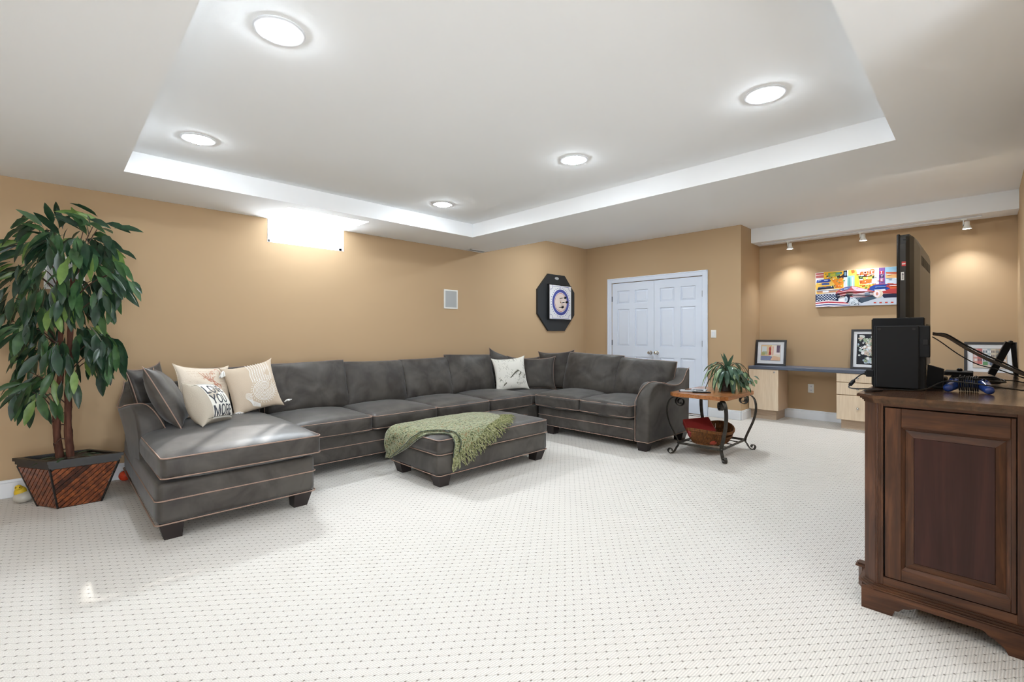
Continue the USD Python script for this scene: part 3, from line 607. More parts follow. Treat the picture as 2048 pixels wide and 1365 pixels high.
def on_pillow(mesh2d, f, s, lift=0.0012, size=0.012):
    """wraps flat print (x across, z up; given as x, y) on a pillow's front"""
    v, fc = trimesh.remesh.subdivide_to_size(np.asarray(mesh2d.vertices), mesh2d.faces, size, max_iter=12)
    P = np.array([(x, s(x, z) - lift, z) for x, z in v[:, :2]])
    return trimesh.Trimesh(f(P), fc, process=False)
def poly2(poly): 
    v, fc = trimesh.creation.triangulate_polygon(poly, engine='earcut'); return trimesh.Trimesh(np.c_[v, np.zeros(len(v))], fc, process=False)
def line2(P, w): return poly2(shapely.LineString(P).buffer(w, cap_style=2, quad_segs=3))
def flat_text(t, h, bold=False):
    m = meshkit.text_mesh(t, h, 0.001, bold); keep = m.face_normals[:, 2] > 0.9; return trimesh.Trimesh(m.vertices, m.faces[keep], process=False)
# cream script pillow with a red printed figure
p, f, s = throw_pillow('cream pillow with faded script and a rust-red printed figure, behind the lettered pillow', (0.91, 4.38, 0.54), 0.42, 0.41, 0.14, 0.42, 0.30, 0.10, 70, 'pillow_cream', 'pillow_beige')
r = random.Random(3); ms = []
for z in np.linspace(.08, .36, 14):
    x = -.17 + r.random() * .03
    while x < .12:
        L = .012 + r.random() * .03
        ms.append(line2([(x + q * L / 5, z + (r.random() - .5) * .006) for q in range(6)], .0008)); x += L + .008
obj('print', on_pillow(cat(ms), f, s, .0012, .03), 'print_script', p)
ms = []
for k in range(46):
    a = r.random() * 6.28; cx, cz = .045 + r.gauss(0, .03), .17 + r.gauss(0, .065); R = .010 + r.random() * .022
    ms.append(line2([(cx + R * math.cos(a + q * .5), cz + R * 1.2 * math.sin(a + q * .5)) for q in range(7)], .0016))
for a in (-.5, -.2, .1, .4): ms.append(line2(smoothpath([(.02, .25, 0), (.0 + a * .04, .30, 0), (-.02 + a * .1, .34 + .02 * abs(a), 0)], 10)[:, :2], .0018))
obj('figure_print', on_pillow(cat(ms), f, s, .0016, .03), 'print_red', p)
# small lettered pillow
p, f, s = throw_pillow('small white and linen pillow lettered LOVE YOU MORE, slumped on the chaise', (0.88, 3.97, 0.548), 0.34, 0.31, 0.23, 0.92, 0.50, 0.14, 71, 'pillow_linen', None, wr=0.006, pinch=0.04)
obj('centre_panel', on_pillow(poly2(sbox(-.12, .014, .15, .296)), f, s, .0010), 'pillow_white', p)
for k, wd in enumerate(('LOVE', 'YOU', 'MORE')):
    m = flat_text(wd, .070, True); m.vertices[:, 0] -= m.bounds[0][0]; m.vertices[:, 0] *= .72; m.vertices[:, 0] += -.115; m.vertices[:, 1] += .195 - k * .084
    obj('letters', on_pillow(m, f, s, .0020, .02), 'print_ink', p)
obj('seam_band', on_pillow(cat([poly2(sbox(-.16, .285, .16, .288)), poly2(sbox(-.16, .022, .16, .025))]), f, s, .0022, .02), 'print_grey', p)
# beige pillow with white stitched pattern and tassels
p, f, s = throw_pillow('beige pillow with white stitched swirls and corner tassels', (1.25, 4.40, 0.54), 0.40, 0.41, 0.15, 0.10, 0.26, -0.16, 72, 'pillow_beige', None)
ms = []
for R in np.linspace(.014, .095, 8): ms.append(line2([(.055 + R * math.cos(a) * .95, .155 + R * math.sin(a) * .9) for a in np.linspace(R * 9, 6.1 + R * 9, 40)], .0022))
for k in range(30): a = k * .21; ms.append(line2([(.055 + .100 * math.cos(a), .155 + .095 * math.sin(a)), (.055 + .112 * math.cos(a + .08), .155 + .107 * math.sin(a + .08))], .002))
for k in range(9): ms.append(line2(smoothpath([(-.055, .15 - k * .006, 0), (-.09 + .004 * k, .16 - k * .008, 0), (-.10 + .006 * k, .12 - k * .006, 0), (-.06, .09 - k * .005, 0), (.0, .05 - k * .003, 0)], 16)[:, :2], .0014))
for k in range(9): ms.append(line2(smoothpath([(-.02 + k * .02, .24, 0), (-.025 + k * .021, .30, 0), (-.015 + k * .02, .36 - .004 * abs(k - 4), 0), (-.03 + k * .022, .40, 0)], 14)[:, :2], .0024))
for k in range(26): ms.append(line2([(-.02 + k * .007, .235 + .01 * (k % 2)), (-.02 + k * .007 + .004, .39 - .02 * (k % 3))], .0007))
obj('stitching', on_pillow(cat(ms), f, s, .0018, .03), 'stitch_white', p)
r = random.Random(5)
for cx, cz, dx, dz in ((-.195, .39, -.03, -.055), (-.20, .015, .02, .0), (-.19, .01, .03, .0), (.225, .01, .03, .004)):
    strands = []
    for k in range(14):
        a = np.array([cx, -.012 * r.random(), cz + .004]); e = a + [dx + r.uniform(-.02, .02), r.uniform(-.045, -.01), dz * .9 + r.uniform(-.006, .004)]
        e[2] = max(e[2], -.035); strands.append(tube(f(smoothpath([a, (a + e) / 2 + [0, -.01, .008], e], 6)), .0045, 5))
    obj('tassel', cat(strands), 'stitch_white', p, kind='stuff')
# seahorse pillow
p, f, s = throw_pillow('off-white pillow printed with a seahorse line drawing in the sofa corner', (4.30, 4.36, 0.465), 0.45, 0.43, 0.14, -0.42, 0.24, -0.07, 73, 'pillow_white', None)
r = random.Random(8); ms = []; bold = []
for k in range(120):
    x, z = r.uniform(-.19, .19), r.uniform(.03, .39); a = r.gauss(.7, .5); L = r.uniform(.01, .05)
    ms.append(line2([(x + L * q / 4 * math.cos(a + .25 * q), z + L * q / 4 * math.sin(a + .25 * q)) for q in range(5)], .0011))
body = smoothpath([(-.13, .07, 0), (-.09, .10, 0), (-.03, .155, 0), (.02, .20, 0), (.07, .235, 0), (.115, .245, 0), (.13, .215, 0), (.10, .19, 0)], 34)[:, :2]
for o in (-.011, -.005, 0, .005, .011): bold.append(line2(body + [o * .5, o], .0022))
for k in range(4, 32, 2): bold.append(line2([body[k] + [-.008, .013], body[k] + [.008, -.013]], .0013))
bold.append(line2(smoothpath([(.11, .25, 0), (.125, .29, 0), (.10, .315, 0), (.07, .305, 0)], 14)[:, :2], .004))
for cx, cz in ((.165, .15), (.178, .178), (.06, .085), (-.16, .14)): bold.append(poly2(shapely.Point(cx, cz).buffer(.011).difference(shapely.Point(cx, cz).buffer(.0055))))
obj('print', on_pillow(cat(ms), f, s, .0012, .03), 'print_grey', p); obj('seahorse_print', on_pillow(cat(bold), f, s, .0018, .03), 'print_grey', p)

# ------------------------------------------------------------------ ottoman
OX0, OX1, OY0, OY1 = 2.125, 3.395, 2.955, 3.665
ot = thing('ottoman', 'long charcoal microsuede ottoman on dark block legs in front of the sofa', 'ottoman', ((OX0 + OX1) / 2, (OY0 + OY1) / 2, 0))
b = obj('ottoman_base', rbox(OX0, OX1, OY0, OY1, 0.095, 0.262, 0.03, 20, (0, 0, 0), .002, 5, 80), 'suede', ot, smooth=True)
pipe(b, rim(OX0 - .003, OX1 + .003, OY0 - .003, OY1 + .003, 0.100, .03), closed=True)
c = obj('ottoman_cushion', rbox(OX0 - .006, OX1 + .006, OY0 - .006, OY1 + .006, 0.258, 0.384, 0.038, 26, (.010, .010, .045), .004, 5, 81), 'suede', ot, smooth=True)
pipe(c, rim(OX0 - .004, OX1 + .004, OY0 - .004, OY1 + .004, 0.376, .035), closed=True); pipe(c, rim(OX0 - .006, OX1 + .006, OY0 - .006, OY1 + .006, 0.263, .035), closed=True)
for sx_, x in ((1, OX0 + .07), (-1, OX1 - .07)):
    for sy_, y in ((1, OY0 + .07), (-1, OY1 - .07)): leg(ot, x, y, 0.102, 0.118, tx=.012 * sx_, ty=.012 * sy_)
# throw: an unfolded patch laid over the ottoman's top and folded down its left and front sides
def ztop(x, y):
    u = (x - (OX0 + OX1) / 2) / ((OX1 - OX0) / 2); v = (y - (OY0 + OY1) / 2) / ((OY1 - OY0) / 2)
    return 0.384 + .045 * (max(0, 1 - min(1, abs(u)) ** 2) * max(0, 1 - min(1, abs(v)) ** 2)) ** 0.6
RF = 0.045
def fold(d):
    s_ = d + RF * 0.6
    if s_ <= 0: return d, 0.0
    if s_ < RF * PI / 2: return -RF * .6 + RF * math.sin(s_ / RF), RF * (1 - math.cos(s_ / RF))
    return RF * .4, RF + s_ - RF * PI / 2
def drape(x, y, lift):
    ox, dx = fold(OX0 - x); oy, dy = fold(OY0 - y); ob, db = fold(y - OY1)
    X = OX0 - ox if OX0 - x > -RF * .6 else x
    Y = OY0 - oy if OY0 - y > -RF * .6 else (OY1 + ob if y - OY1 > -RF * .6 else y)
    hang = dx + dy + db; z = ztop(np.clip(x, OX0, OX1), np.clip(y, OY0, OY1)) + lift - hang
    wob = 0.012 * min(1, hang / .12)
    wv = wob * math.sin(x * 23 + y * 17) + .004
    fx = min(1, dx / RF); fy = min(1, dy / RF); fb = min(1, db / RF)
    return np.array([X - fx * (lift + .006 + abs(wv)), Y - fy * (lift + .006 + abs(wv)) + fb * (lift + .006), z + (meshkit.noise(np.array([x * 9, y * 9, 3.0])) - .4) * .007 * (1 - max(fx, fy))])
def patch(bot, top, right, lift, thick=0.007, n=46, m=34):
    bot, top, right = (smoothpath(np.c_[np.array(q), np.zeros(len(q))], n if i < 2 else m)[:, :2] for i, q in enumerate((bot, top, right)))
    S, Tt = np.linspace(0, 1, n), np.linspace(0, 1, m); left = bot[0] + (top[0] - bot[0]) * Tt[:, None]
    G = np.zeros((n, m, 2))
    for i in range(n):
        for j in range(m):
            a, b_ = S[i], Tt[j]
            G[i, j] = (1 - b_) * bot[i] + b_ * top[i] + (1 - a) * left[j] + a * right[j] - ((1 - a) * (1 - b_) * bot[0] + a * (1 - b_) * bot[-1] + (1 - a) * b_ * top[0] + a * b_ * top[-1])
    P = np.array([[drape(*G[i, j], lift) for j in range(m)] for i in range(n)])
    du = np.gradient(P, axis=0); dv = np.gradient(P, axis=1); N = np.cross(du, dv); N /= np.maximum(np.linalg.norm(N, axis=2, keepdims=True), 1e-9)
    rr = np.random.default_rng(4); fz = (rr.random((n, m, 1)) - .5) * .0035
    V = np.vstack([(P + N * (thick + fz)).reshape(-1, 3), P.reshape(-1, 3)]); F = []; o = n * m
    for i in range(n - 1):
        for j in range(m - 1):
            a, b_, c_, d = i * m + j, (i + 1) * m + j, (i + 1) * m + j + 1, i * m + j + 1
            F += [[a, b_, c_], [a, c_, d], [o + a, o + c_, o + b_], [o + a, o + d, o + c_]]
    E = [i * m for i in range(n)] + [(n - 1) * m + j for j in range(1, m)] + [i * m + m - 1 for i in range(n - 2, -1, -1)] + [j for j in range(m - 2, 0, -1)]
    for q in range(len(E)): a, b_ = E[q], E[(q + 1) % len(E)]; F += [[a, o + a, o + b_], [a, o + b_, b_]]
    mm = trimesh.Trimesh(V, F, process=False); trimesh.repair.fix_normals(mm); return mm, G
bl = thing('throw_blanket', 'green woven throw with long fringe draped over the ottoman', 'blanket', (2.6, 3.2, 0.40))
bot = [(1.86, 3.60), (1.98, 3.40), (2.10, 3.24), (2.215, 3.12), (2.29, 3.02), (2.30, 2.90), (2.285, 2.825)]
top = [(1.86, 3.67), (2.15, 3.69), (2.45, 3.69), (2.70, 3.68), (2.93, 3.66)]
right = [(2.285, 2.825), (2.52, 2.925), (2.78, 3.05), (2.98, 3.18), (3.00, 3.40), (2.93, 3.66)]
m_, G = patch(bot, top, right, 0.012)
obj('woven_cloth', m_, 'throw_green', bl, smooth=60)
off = lambda Q, dx, dy: [(x + dx, y + dy) for x, y in Q]
bot2 = [(1.90, 3.55), (2.00, 3.34), (2.10, 3.19), (2.185, 3.09), (2.245, 3.00), (2.25, 2.90), (2.235, 2.80)]
m2, _ = patch(bot2, [(1.90, 3.64), (2.15, 3.66), (2.40, 3.66), (2.60, 3.64), (2.75, 3.60)], [(2.235, 2.80), (2.45, 2.91), (2.65, 3.02), (2.72, 3.2), (2.74, 3.4), (2.75, 3.60)], 0.002, 0.006)
obj('folded_under_layer', m2, 'throw_green', bl, smooth=60)
e1 = [drape(*q, .022) for q in smoothpath(np.c_[np.array(bot), np.zeros(len(bot))], 60)[:, :2]]; e2 = [drape(*q, .009) for q in smoothpath(np.c_[np.array(bot2), np.zeros(len(bot2))], 60)[:, :2]]
obj('hem', tube(e1, .0035, 6), 'throw_edge', bl); obj('hem', tube(e2, .0035, 6), 'throw_edge', bl)
obj('care_tag', hull([drape(2.262 + a, 3.03 + b_, .020 + c_) for a in (-.012, .012) for b_ in (-.018, .018) for c_ in (0, .003)]), 'throw_edge', bl)
fr = []; r = random.Random(6)
edge = smoothpath(np.c_[np.array(right[:5]), np.zeros(5)], 400)[:, :2]
for k in range(150):
    t = k / 149 * .80; e = edge[int(t * 399)]; g = edge[min(399, int(t * 399) + 3)] - edge[max(0, int(t * 399) - 3)]; g /= np.linalg.norm(g); nrm = np.array([g[1], -g[0]])
    L = r.uniform(.10, .15); sk = r.uniform(-.18, .18) + .25; d = nrm + g * sk * .4; d /= np.linalg.norm(d)
    P = [drape(*(e + d * L * q / 6 + g * .006 * math.sin(q * 1.3 + k)), .010 + r.random() * .006) for q in range(7)]
    fr.append(tube(smoothpath(P, 10), r.uniform(.0035, .0055), 5, False, np.linspace(1, .55, 10)))
for k in range(14):
    e = np.array([2.235, 2.80]) + [k * .006, .002 * k]; L = r.uniform(.09, .12)
    fr.append(tube(smoothpath([drape(e[0] + .004 * math.sin(q + k), e[1] - L * q / 5, .004) for q in range(6)], 9), .0045, 5, False, np.linspace(1, .6, 9)))
obj('fringe', cat(fr), 'throw_fringe', bl, kind='stuff')

# ================================================================== the artificial tree
PC = np.array([0.10, 4.56])           # planter centre
pt = thing('potted_tree', 'tall leafy artificial tree in a dark bamboo-panelled square planter by the long wall', 'potted tree', (PC[0], PC[1], 0))
# planter: square turned 45 degrees to the wall, flaring upwards, slats laid diagonally on its sides
pa = math.radians(45.36 + 2)
ex, ey = np.array([math.sin(pa), -math.cos(pa)]), np.array([math.cos(pa), math.sin(pa)])
dirs = [(-1.0, -0.28), (0.06, -0.62), (1.02, 0.18), (-0.04, 0.53)]        # corner directions in (right, depth)
r0, r1, PH = 0.178, 0.285, 0.345
def pcorner(k, r, z): a, b = dirs[k % 4]; q = PC + (ex * a + ey * b) * r; return np.array([q[0], q[1], z])
z0, z1 = 0.0, PH - 0.055
obj('planter_core', hull([pcorner(k, r0 - .008, z0) for k in range(4)] + [pcorner(k, r1 - .012, z1) for k in range(4)]), 'planter_black', pt)
for k in range(4):
    A, B, C, D = pcorner(k, r0, z0), pcorner(k + 1, r0, z0), pcorner(k + 1, r1, z1), pcorner(k, r1, z1)
    n = np.cross(B - A, D - A); n /= np.linalg.norm(n); n *= -1 if n[:2] @ ((A + B)[:2] / 2 - PC) < 0 else 1
    ux = (B - A) / np.linalg.norm(B - A); uy = np.cross(n, ux); uy *= 1 if uy[2] > 0 else -1
    quad = Polygon([((q - A) @ ux, (q - A) @ uy) for q in (A, B, C, D)]).buffer(-0.006); S = 2 ** -.5; W = 0.027
    sg = -1 if k in (0, 2) else -1
    for i in range(-30, 40):
        if k not in (0, 1): break
        c = i * W; L = 1.0; dx, dy = S, S; px_, py_ = -S, S
        strip = Polygon([(px_ * (c + .0025) - dx * L, py_ * (c + .0025) - dy * L), (px_ * (c + .0025) + dx * L, py_ * (c + .0025) + dy * L), (px_ * (c + W - .0025) + dx * L, py_ * (c + W - .0025) + dy * L), (px_ * (c + W - .0025) - dx * L, py_ * (c + W - .0025) - dy * L)])
        g = strip.intersection(quad)
        if g.is_empty or g.area < 2e-4 or g.geom_type != 'Polygon': continue
        hgt = .016 + rng.random() * .003; m = prism(g, hgt); v = m.vertices
        obj('bamboo_slat', trimesh.Trimesh(A + v[:, :1] * ux + v[:, 1:2] * uy + (v[:, 2:] - .0135) * n, m.faces, process=False), ('bamboo_panel', 'bamboo_dark', 'bamboo_panel')[rng.randrange(3)], pt)
    obj('corner_strip', tube([A + n * .002, D + n * .002], .0065, 8), 'planter_black', pt)
for zz, rr, hh in ((z1 - .004, r1 + .004, .016), (z1 + .012, r1 + .016, .022), (z1 + .034, r1 + .030, .021)):
    out = [pcorner(k, rr, 0)[:2] for k in range(4)]; inn = [pcorner(k, r1 - .022, 0)[:2] for k in range(4)]
    m = prism(Polygon(out, [inn]), hh); m.apply_translation((0, 0, zz)); obj('planter_rim', m, 'planter_black', pt)
sm = prism(Polygon([pcorner(k, r1 - .018, 0)[:2] for k in range(4)]), .02); sm = sm.subdivide().subdivide().subdivide(); v = sm.vertices.copy()
v[:, 2] += (meshkit.fbm(np.c_[v[:, :2] * 30, np.zeros(len(v))], 3) * .03 + .012 * np.exp(-((v[:, 0] - PC[0]) ** 2 + (v[:, 1] - PC[1]) ** 2) / .01)) * (v[:, 2] > .01); sm.vertices = v; sm.apply_translation((0, 0, z1 + .002))
obj('moss_bed', sm, 'soil', pt, smooth=True)
TR1 = smoothpath([(0.045, 4.56, .30), (0.03, 4.575, .50), (0.028, 4.565, .72), (0.05, 4.55, .95), (0.045, 4.56, 1.3), (0.04, 4.557, 1.62)], 40)
TR2 = smoothpath([(0.10, 4.53, .30), (0.085, 4.515, .55), (0.085, 4.515, .80), (0.092, 4.508, 1.05), (0.10, 4.497, 1.4), (0.11, 4.488, 1.66)], 40)
for P in (TR1, TR2):
    m = tube(P, .021, 12, False, np.linspace(1.1, .62, 40)); nn = m.vertex_normals; m.vertices += nn * ((meshkit.fbm(m.vertices * np.array([60, 60, 14]), 3) - .5) * .010)[:, None]; obj('trunk', m, 'bark', pt, smooth=True)
vine = [TR2[int(2 + k * .5)] * .5 + TR1[int(2 + k * .5)] * .5 + np.array([.05 * math.cos(k * .55), .035 * math.sin(k * .55), 0]) for k in range(30)]
obj('vine', tube(smoothpath(vine, 80), .0035, 6), 'twig', pt)
ROS = [
(-0.08,4.54,1.96,6,-0.60,0.80,-0.05,0.35),(-0.02,4.36,1.90,3,-0.54,-0.19,0.82,0.40),(0.04,4.58,1.90,4,0.06,-0.14,0.99,0.50),(0.06,4.36,1.84,7,-0.92,0.33,-0.20,0.50),
(-0.04,4.73,1.92,5,-0.47,0.15,-0.87,0.40),(0.16,4.44,1.92,5,-0.33,-0.48,0.82,0.50),(0.22,4.44,1.99,4,-0.67,-0.05,0.74,0.50),(0.24,4.38,1.96,3,0.83,-0.55,0.10,0.20),
(0.23,4.60,1.90,8,0.55,-0.83,-0.10,0.50),(0.27,4.40,1.82,8,0.28,-0.85,-0.44,0.40),(-0.13,4.74,1.84,6,-0.97,0.18,-0.16,0.30),(-0.06,4.46,1.80,6,-0.66,0.12,-0.74,0.40),
(0.03,4.17,1.79,7,0.00,0.16,-0.99,0.60),(0.11,4.11,1.80,6,0.25,-0.56,-0.79,0.50),(0.15,4.13,1.72,8,-0.33,-0.46,-0.82,0.60),(-0.17,4.82,1.67,8,-0.88,0.14,-0.45,0.50),
(-0.10,4.59,1.62,9,-0.24,0.56,-0.79,0.60),(-0.04,4.28,1.63,7,-0.27,-0.40,-0.88,0.60),(0.26,4.57,1.75,8,0.55,-0.52,-0.65,0.50),(0.30,4.14,1.62,9,0.58,-0.41,-0.70,0.50),
(0.28,4.12,1.60,3,0.64,-0.62,-0.45,0.20),(0.01,4.19,1.51,8,0.13,0.13,-0.98,0.60),(0.08,4.11,1.51,9,-0.16,-0.55,-0.82,0.50),(0.22,4.59,1.60,8,0.33,-0.41,-0.85,0.70),
(0.27,4.13,1.46,10,0.12,-0.40,-0.91,0.50),(-0.19,4.84,1.46,8,-0.36,0.55,-0.75,0.50),(-0.11,4.42,1.43,9,-0.11,0.17,-0.98,0.60),(-0.02,4.49,1.44,7,0.14,-0.00,-0.99,0.60),
(0.06,4.21,1.41,8,-0.05,-0.32,-0.94,0.50),(0.15,4.63,1.45,8,0.43,-0.25,-0.87,0.50),(-0.21,4.82,1.30,8,-0.71,0.32,-0.63,0.60),(-0.12,4.39,1.26,9,-0.48,-0.08,-0.87,0.60),
(-0.04,4.65,1.25,6,-0.34,-0.34,-0.88,0.60),(0.22,4.70,1.46,7,-0.04,-0.60,-0.80,0.60),(-0.01,4.28,1.13,9,-0.34,-0.21,-0.92,0.70),(-0.08,4.54,1.11,8,-0.51,0.41,-0.76,0.60),
(0.05,4.26,1.07,6,-0.02,-0.29,-0.96,0.50),(-0.15,4.85,0.95,8,-0.32,0.08,-0.95,0.60),(0.16,4.58,1.21,10,0.07,-0.79,-0.61,0.60),(0.23,4.36,1.16,16,0.71,-0.51,-0.48,0.50),
(0.25,4.17,1.10,16,0.04,-0.72,-0.69,0.45),(0.21,4.51,1.02,10,0.23,-0.29,-0.93,0.50),(-0.06,4.79,0.90,4,-0.72,-0.02,-0.69,0.50),(-0.07,4.59,0.82,7,-0.90,0.14,-0.41,0.35),
(-0.09,4.51,0.81,6,-0.41,-0.16,-0.90,0.40),(-0.01,4.37,0.81,3,0.32,-0.17,-0.93,0.40),(0.10,4.24,0.92,3,0.11,-0.40,-0.91,0.30),(0.08,4.55,1.13,5,-0.26,-0.40,-0.88,0.60)]
def leaf_mesh(base, d, nrm, L, W, droop, twist=0.0):
    d = d / np.linalg.norm(d); s = np.cross(d, nrm); s /= max(np.linalg.norm(s), 1e-6); n = np.cross(s, d)
    V = []; st = [0, .08, .28, .52, .76, .92, 1.0]; wd = [.06, .10, .78, 1.0, .70, .30, .02]; p = np.array(base, float); cur = d.copy(); last = 0
    for k, (t, w_) in enumerate(zip(st, wd)):
        if k: cur = cur + np.array([0, 0, -droop]) * (t - last); cur /= np.linalg.norm(cur); p = p + cur * L * (t - last)
        last = t; nn = np.cross(s, cur)
        V += [p - s * W / 2 * w_ + nn * W * .13 * w_, p.copy(), p + s * W / 2 * w_ + nn * W * .13 * w_]
    F = []
    for k in range(len(st) - 1):
        a = k * 3; F += [[a, a + 1, a + 4], [a, a + 4, a + 3], [a + 1, a + 2, a + 5], [a + 1, a + 5, a + 4]]
    return trimesh.Trimesh(V, F, process=False)
r = random.Random(12); g = np.random.default_rng(5); leaves = []; twigs = []
viewdir = np.array([-.6, -.9, .25])
for (x, y, z, n, dx, dy, dz, sp) in ROS:
    c = np.array([x, y, z]); D = np.array([dx, dy, dz])
    tr = TR1 if x < .07 else TR2; zz = min(max(z - .12 - .25 * abs(x - .07), .5), 1.6); root = tr[np.argmin(np.abs(tr[:, 2] - zz))]
    mid = (root + c) / 2 + [0, 0, .03]; br = smoothpath([root, mid, c], 9); twigs.append(tube(br, .0045, 5, False, np.linspace(1.1, .45, 9)))
    n = int(n * 1.75)
    for k in range(n):
        b = c + D * (k / n - .5) * .10 + g.normal(0, .035, 3); b[1] = min(b[1], 4.95)
        d = D + g.normal(0, sp * .5, 3); d[1] -= .12; d /= np.linalg.norm(d)
        nr = viewdir + g.normal(0, .45, 3); nr -= d * (nr @ d)
        L = r.uniform(.135, .21); W = L * r.uniform(.22, .30)
        if b[1] + d[1] * L > 4.97: d[1] = -abs(d[1])
        u = r.random(); leaves.append((leaf_mesh(b, d, nr, L, W, r.uniform(.5, 1.3)), 'leaf_dark' if u < .62 else 'leaf_mid' if u < .93 else 'leaf_light', b))
obj('branches', cat(twigs), 'twig', pt, smooth=True)
leaves.sort(key=lambda q: q[2][0] * .7 + q[2][1] * .72)      # nearest first
for m, k, _ in leaves[:292]: obj('leaf', m, k, pt, smooth=True)
for kk in ('leaf_dark', 'leaf_mid', 'leaf_light'):
    ms = [m for m, k, _ in leaves[292:] if k == kk]
    if ms: obj('inner_foliage', cat(ms), kk, pt, smooth=True, kind='stuff')
for k in range(16):
    a = k * .9; b = np.array([PC[0] - .01 + .05 * math.cos(a), PC[1] - .02 + .05 * math.sin(a), .335]); d = np.array([math.cos(a) * .9, math.sin(a) * .5, .25]); obj('ground_leaf', leaf_mesh(b, d, np.array([0, 0, 1.0]), .15, .028, .7), ('fern_dark', 'leaf_mid')[k % 2], pt, smooth=True)
# toys at the baseboard
tb = thing('toy_ball', 'small orange-red toy ball against the baseboard between planter and chaise', 'ball', (0.43, 4.955, 0))
m = trimesh.creation.icosphere(4, 0.040); v = m.vertices; m.vertices = v * (1 - .02 * np.exp(-(v[:, 2:] / .006) ** 2)); m.apply_translation((0.43, 4.955, 0.040)); obj('ball_body', m, 'ball_red', tb, smooth=True)
m = trimesh.creation.torus(0.0396, 0.0016, 40, 8); m.apply_translation((.43, 4.955, .040)); obj('seam', m, 'ball_red', tb, smooth=True)
ty = thing('toy_bird', 'small yellow toy in a clear wrapper half hidden behind the planter', 'toy', (-0.155, 4.83, 0))
obj('toy_body', cat([xf(trimesh.creation.icosphere(2, .034), np.diag([1, 1, 1.2]), (-.155, 4.83, .075)), xf(trimesh.creation.icosphere(2, .020), None, (-.165, 4.812, .112))]), 'toy_yellow', ty, smooth=True)
obj('wrapper', xf(trimesh.creation.icosphere(2, .05), np.diag([1.1, 1, .8]), (-.14, 4.82, .039)), 'toy_clear', ty, smooth=True)
for a in (-.011, .008): obj('eye', trimesh.creation.icosphere(1, .004).apply_translation((-.166 + a, 4.794, .117)), 'black_trim', ty)

# ================================================================== side table with scrolled iron legs
QX0, QX1, QY0, QY1, QZ = 4.425, 5.215, 1.675, 2.245, 0.615
st = thing('side_table', 'side table with chamfered wooden top on scrolled wrought-iron legs beside the sofa arm', 'table', ((QX0 + QX1) / 2, (QY0 + QY1) / 2, 0))
ch = .055
m = prism([(QX0 + ch, QY0), (QX1 - ch, QY0), (QX1, QY0 + ch), (QX1, QY1 - ch), (QX1 - ch, QY1), (QX0 + ch, QY1), (QX0, QY1 - ch), (QX0, QY0 + ch)], .034); m.apply_translation((0, 0, QZ - .036))
m2 = prism([(QX0 + ch, QY0 + .003), (QX1 - ch, QY0 + .003), (QX1 - .003, QY0 + ch), (QX1 - .003, QY1 - ch), (QX1 - ch, QY1 - .003), (QX0 + ch, QY1 - .003), (QX0 + .003, QY1 - ch), (QX0 + .003, QY0 + ch)], .036); m2.apply_translation((0, 0, QZ - .036))
obj('table_top', cat([m, m2]), 'table_wood', st)
cx_, cy_ = (QX0 + QX1) / 2, (QY0 + QY1) / 2
def spiral(c, r0_, r1_, a0, a1, n=26): return [(c[0] + (r0_ + (r1_ - r0_) * t) * math.cos(a0 + (a1 - a0) * t), c[1] + (r0_ + (r1_ - r0_) * t) * math.sin(a0 + (a1 - a0) * t)) for t in np.linspace(0, 1, n)]
for ix in (-1, 1):
    for iy in (-1, 1):
        corner = np.array([cx_ + ix * (QX1 - QX0) / 2, cy_ + iy * (QY1 - QY0) / 2]); d = np.array([ix * .74, iy * .67]); tg = np.array([-d[1], d[0]]); o = corner - d * .045
        # outline in (outward, z): scroll under the top, bulge, pinch at the stretcher, flared foot with a scroll
        scr = spiral((-.085, .520), .016, .050, -2.7 * PI, .30 * PI)[::1]
        body = [(-.045, .568), (.0, .560), (.035, .520), (.050, .455), (.046, .385), (.022, .30), (-.018, .215), (-.052, .145), (-.066, .105)]
        foot = [(-.062, .082), (-.045, .060), (-.030, .032), (-.012, .012)]
        fs = spiral((.016, .031), .031, .013, -.62 * PI, 1.15 * PI, 20)
        P2 = smoothpath([(a, 0, b) for a, b in scr + body], 90); pts = np.array([[o[0] + d[0] * a, o[1] + d[1] * a, b] for a, _, b in P2])
        l = obj('leg', strap(pts, .034, .007, [tg[0], tg[1], 0]), 'iron', st, smooth=35)
        P3 = smoothpath([(a, 0, b) for a, b in [(-.066, .108)] + foot + fs], 50); pts = np.array([[o[0] + d[0] * a, o[1] + d[1] * a, b] for a, _, b in P3])
        obj('foot_scroll', strap(pts, .030, .007, [tg[0], tg[1], 0]), 'iron', l, smooth=35)
        q = o - d * .066; obj('rivet', trimesh.creation.icosphere(2, .010).apply_translation((q[0] + d[0] * .006, q[1] + d[1] * .006, .108)), 'iron', l, smooth=True)
ins = .045 + .066
px0, px1, py0, py1 = QX0 + .74 * ins, QX1 - .74 * ins, QY0 + .67 * ins, QY1 - .67 * ins
for a, b in (((px0, py0), (px1, py0)), ((px0, py1), (px1, py1)), ((px0, py0), (px0, py1)), ((px1, py0), (px1, py1))):
    obj('stretcher', strap([(*a, .104), ((a[0] + b[0]) / 2, (a[1] + b[1]) / 2, .104), (*b, .104)], .022, .006, (0, 0, 1)), 'iron', st)
for k in range(1, 4):
    x = px0 + (px1 - px0) * k / 4; obj('shelf_rod', tube([(x, py0, .104), (x, py1, .104)], .005, 8), 'iron', st)
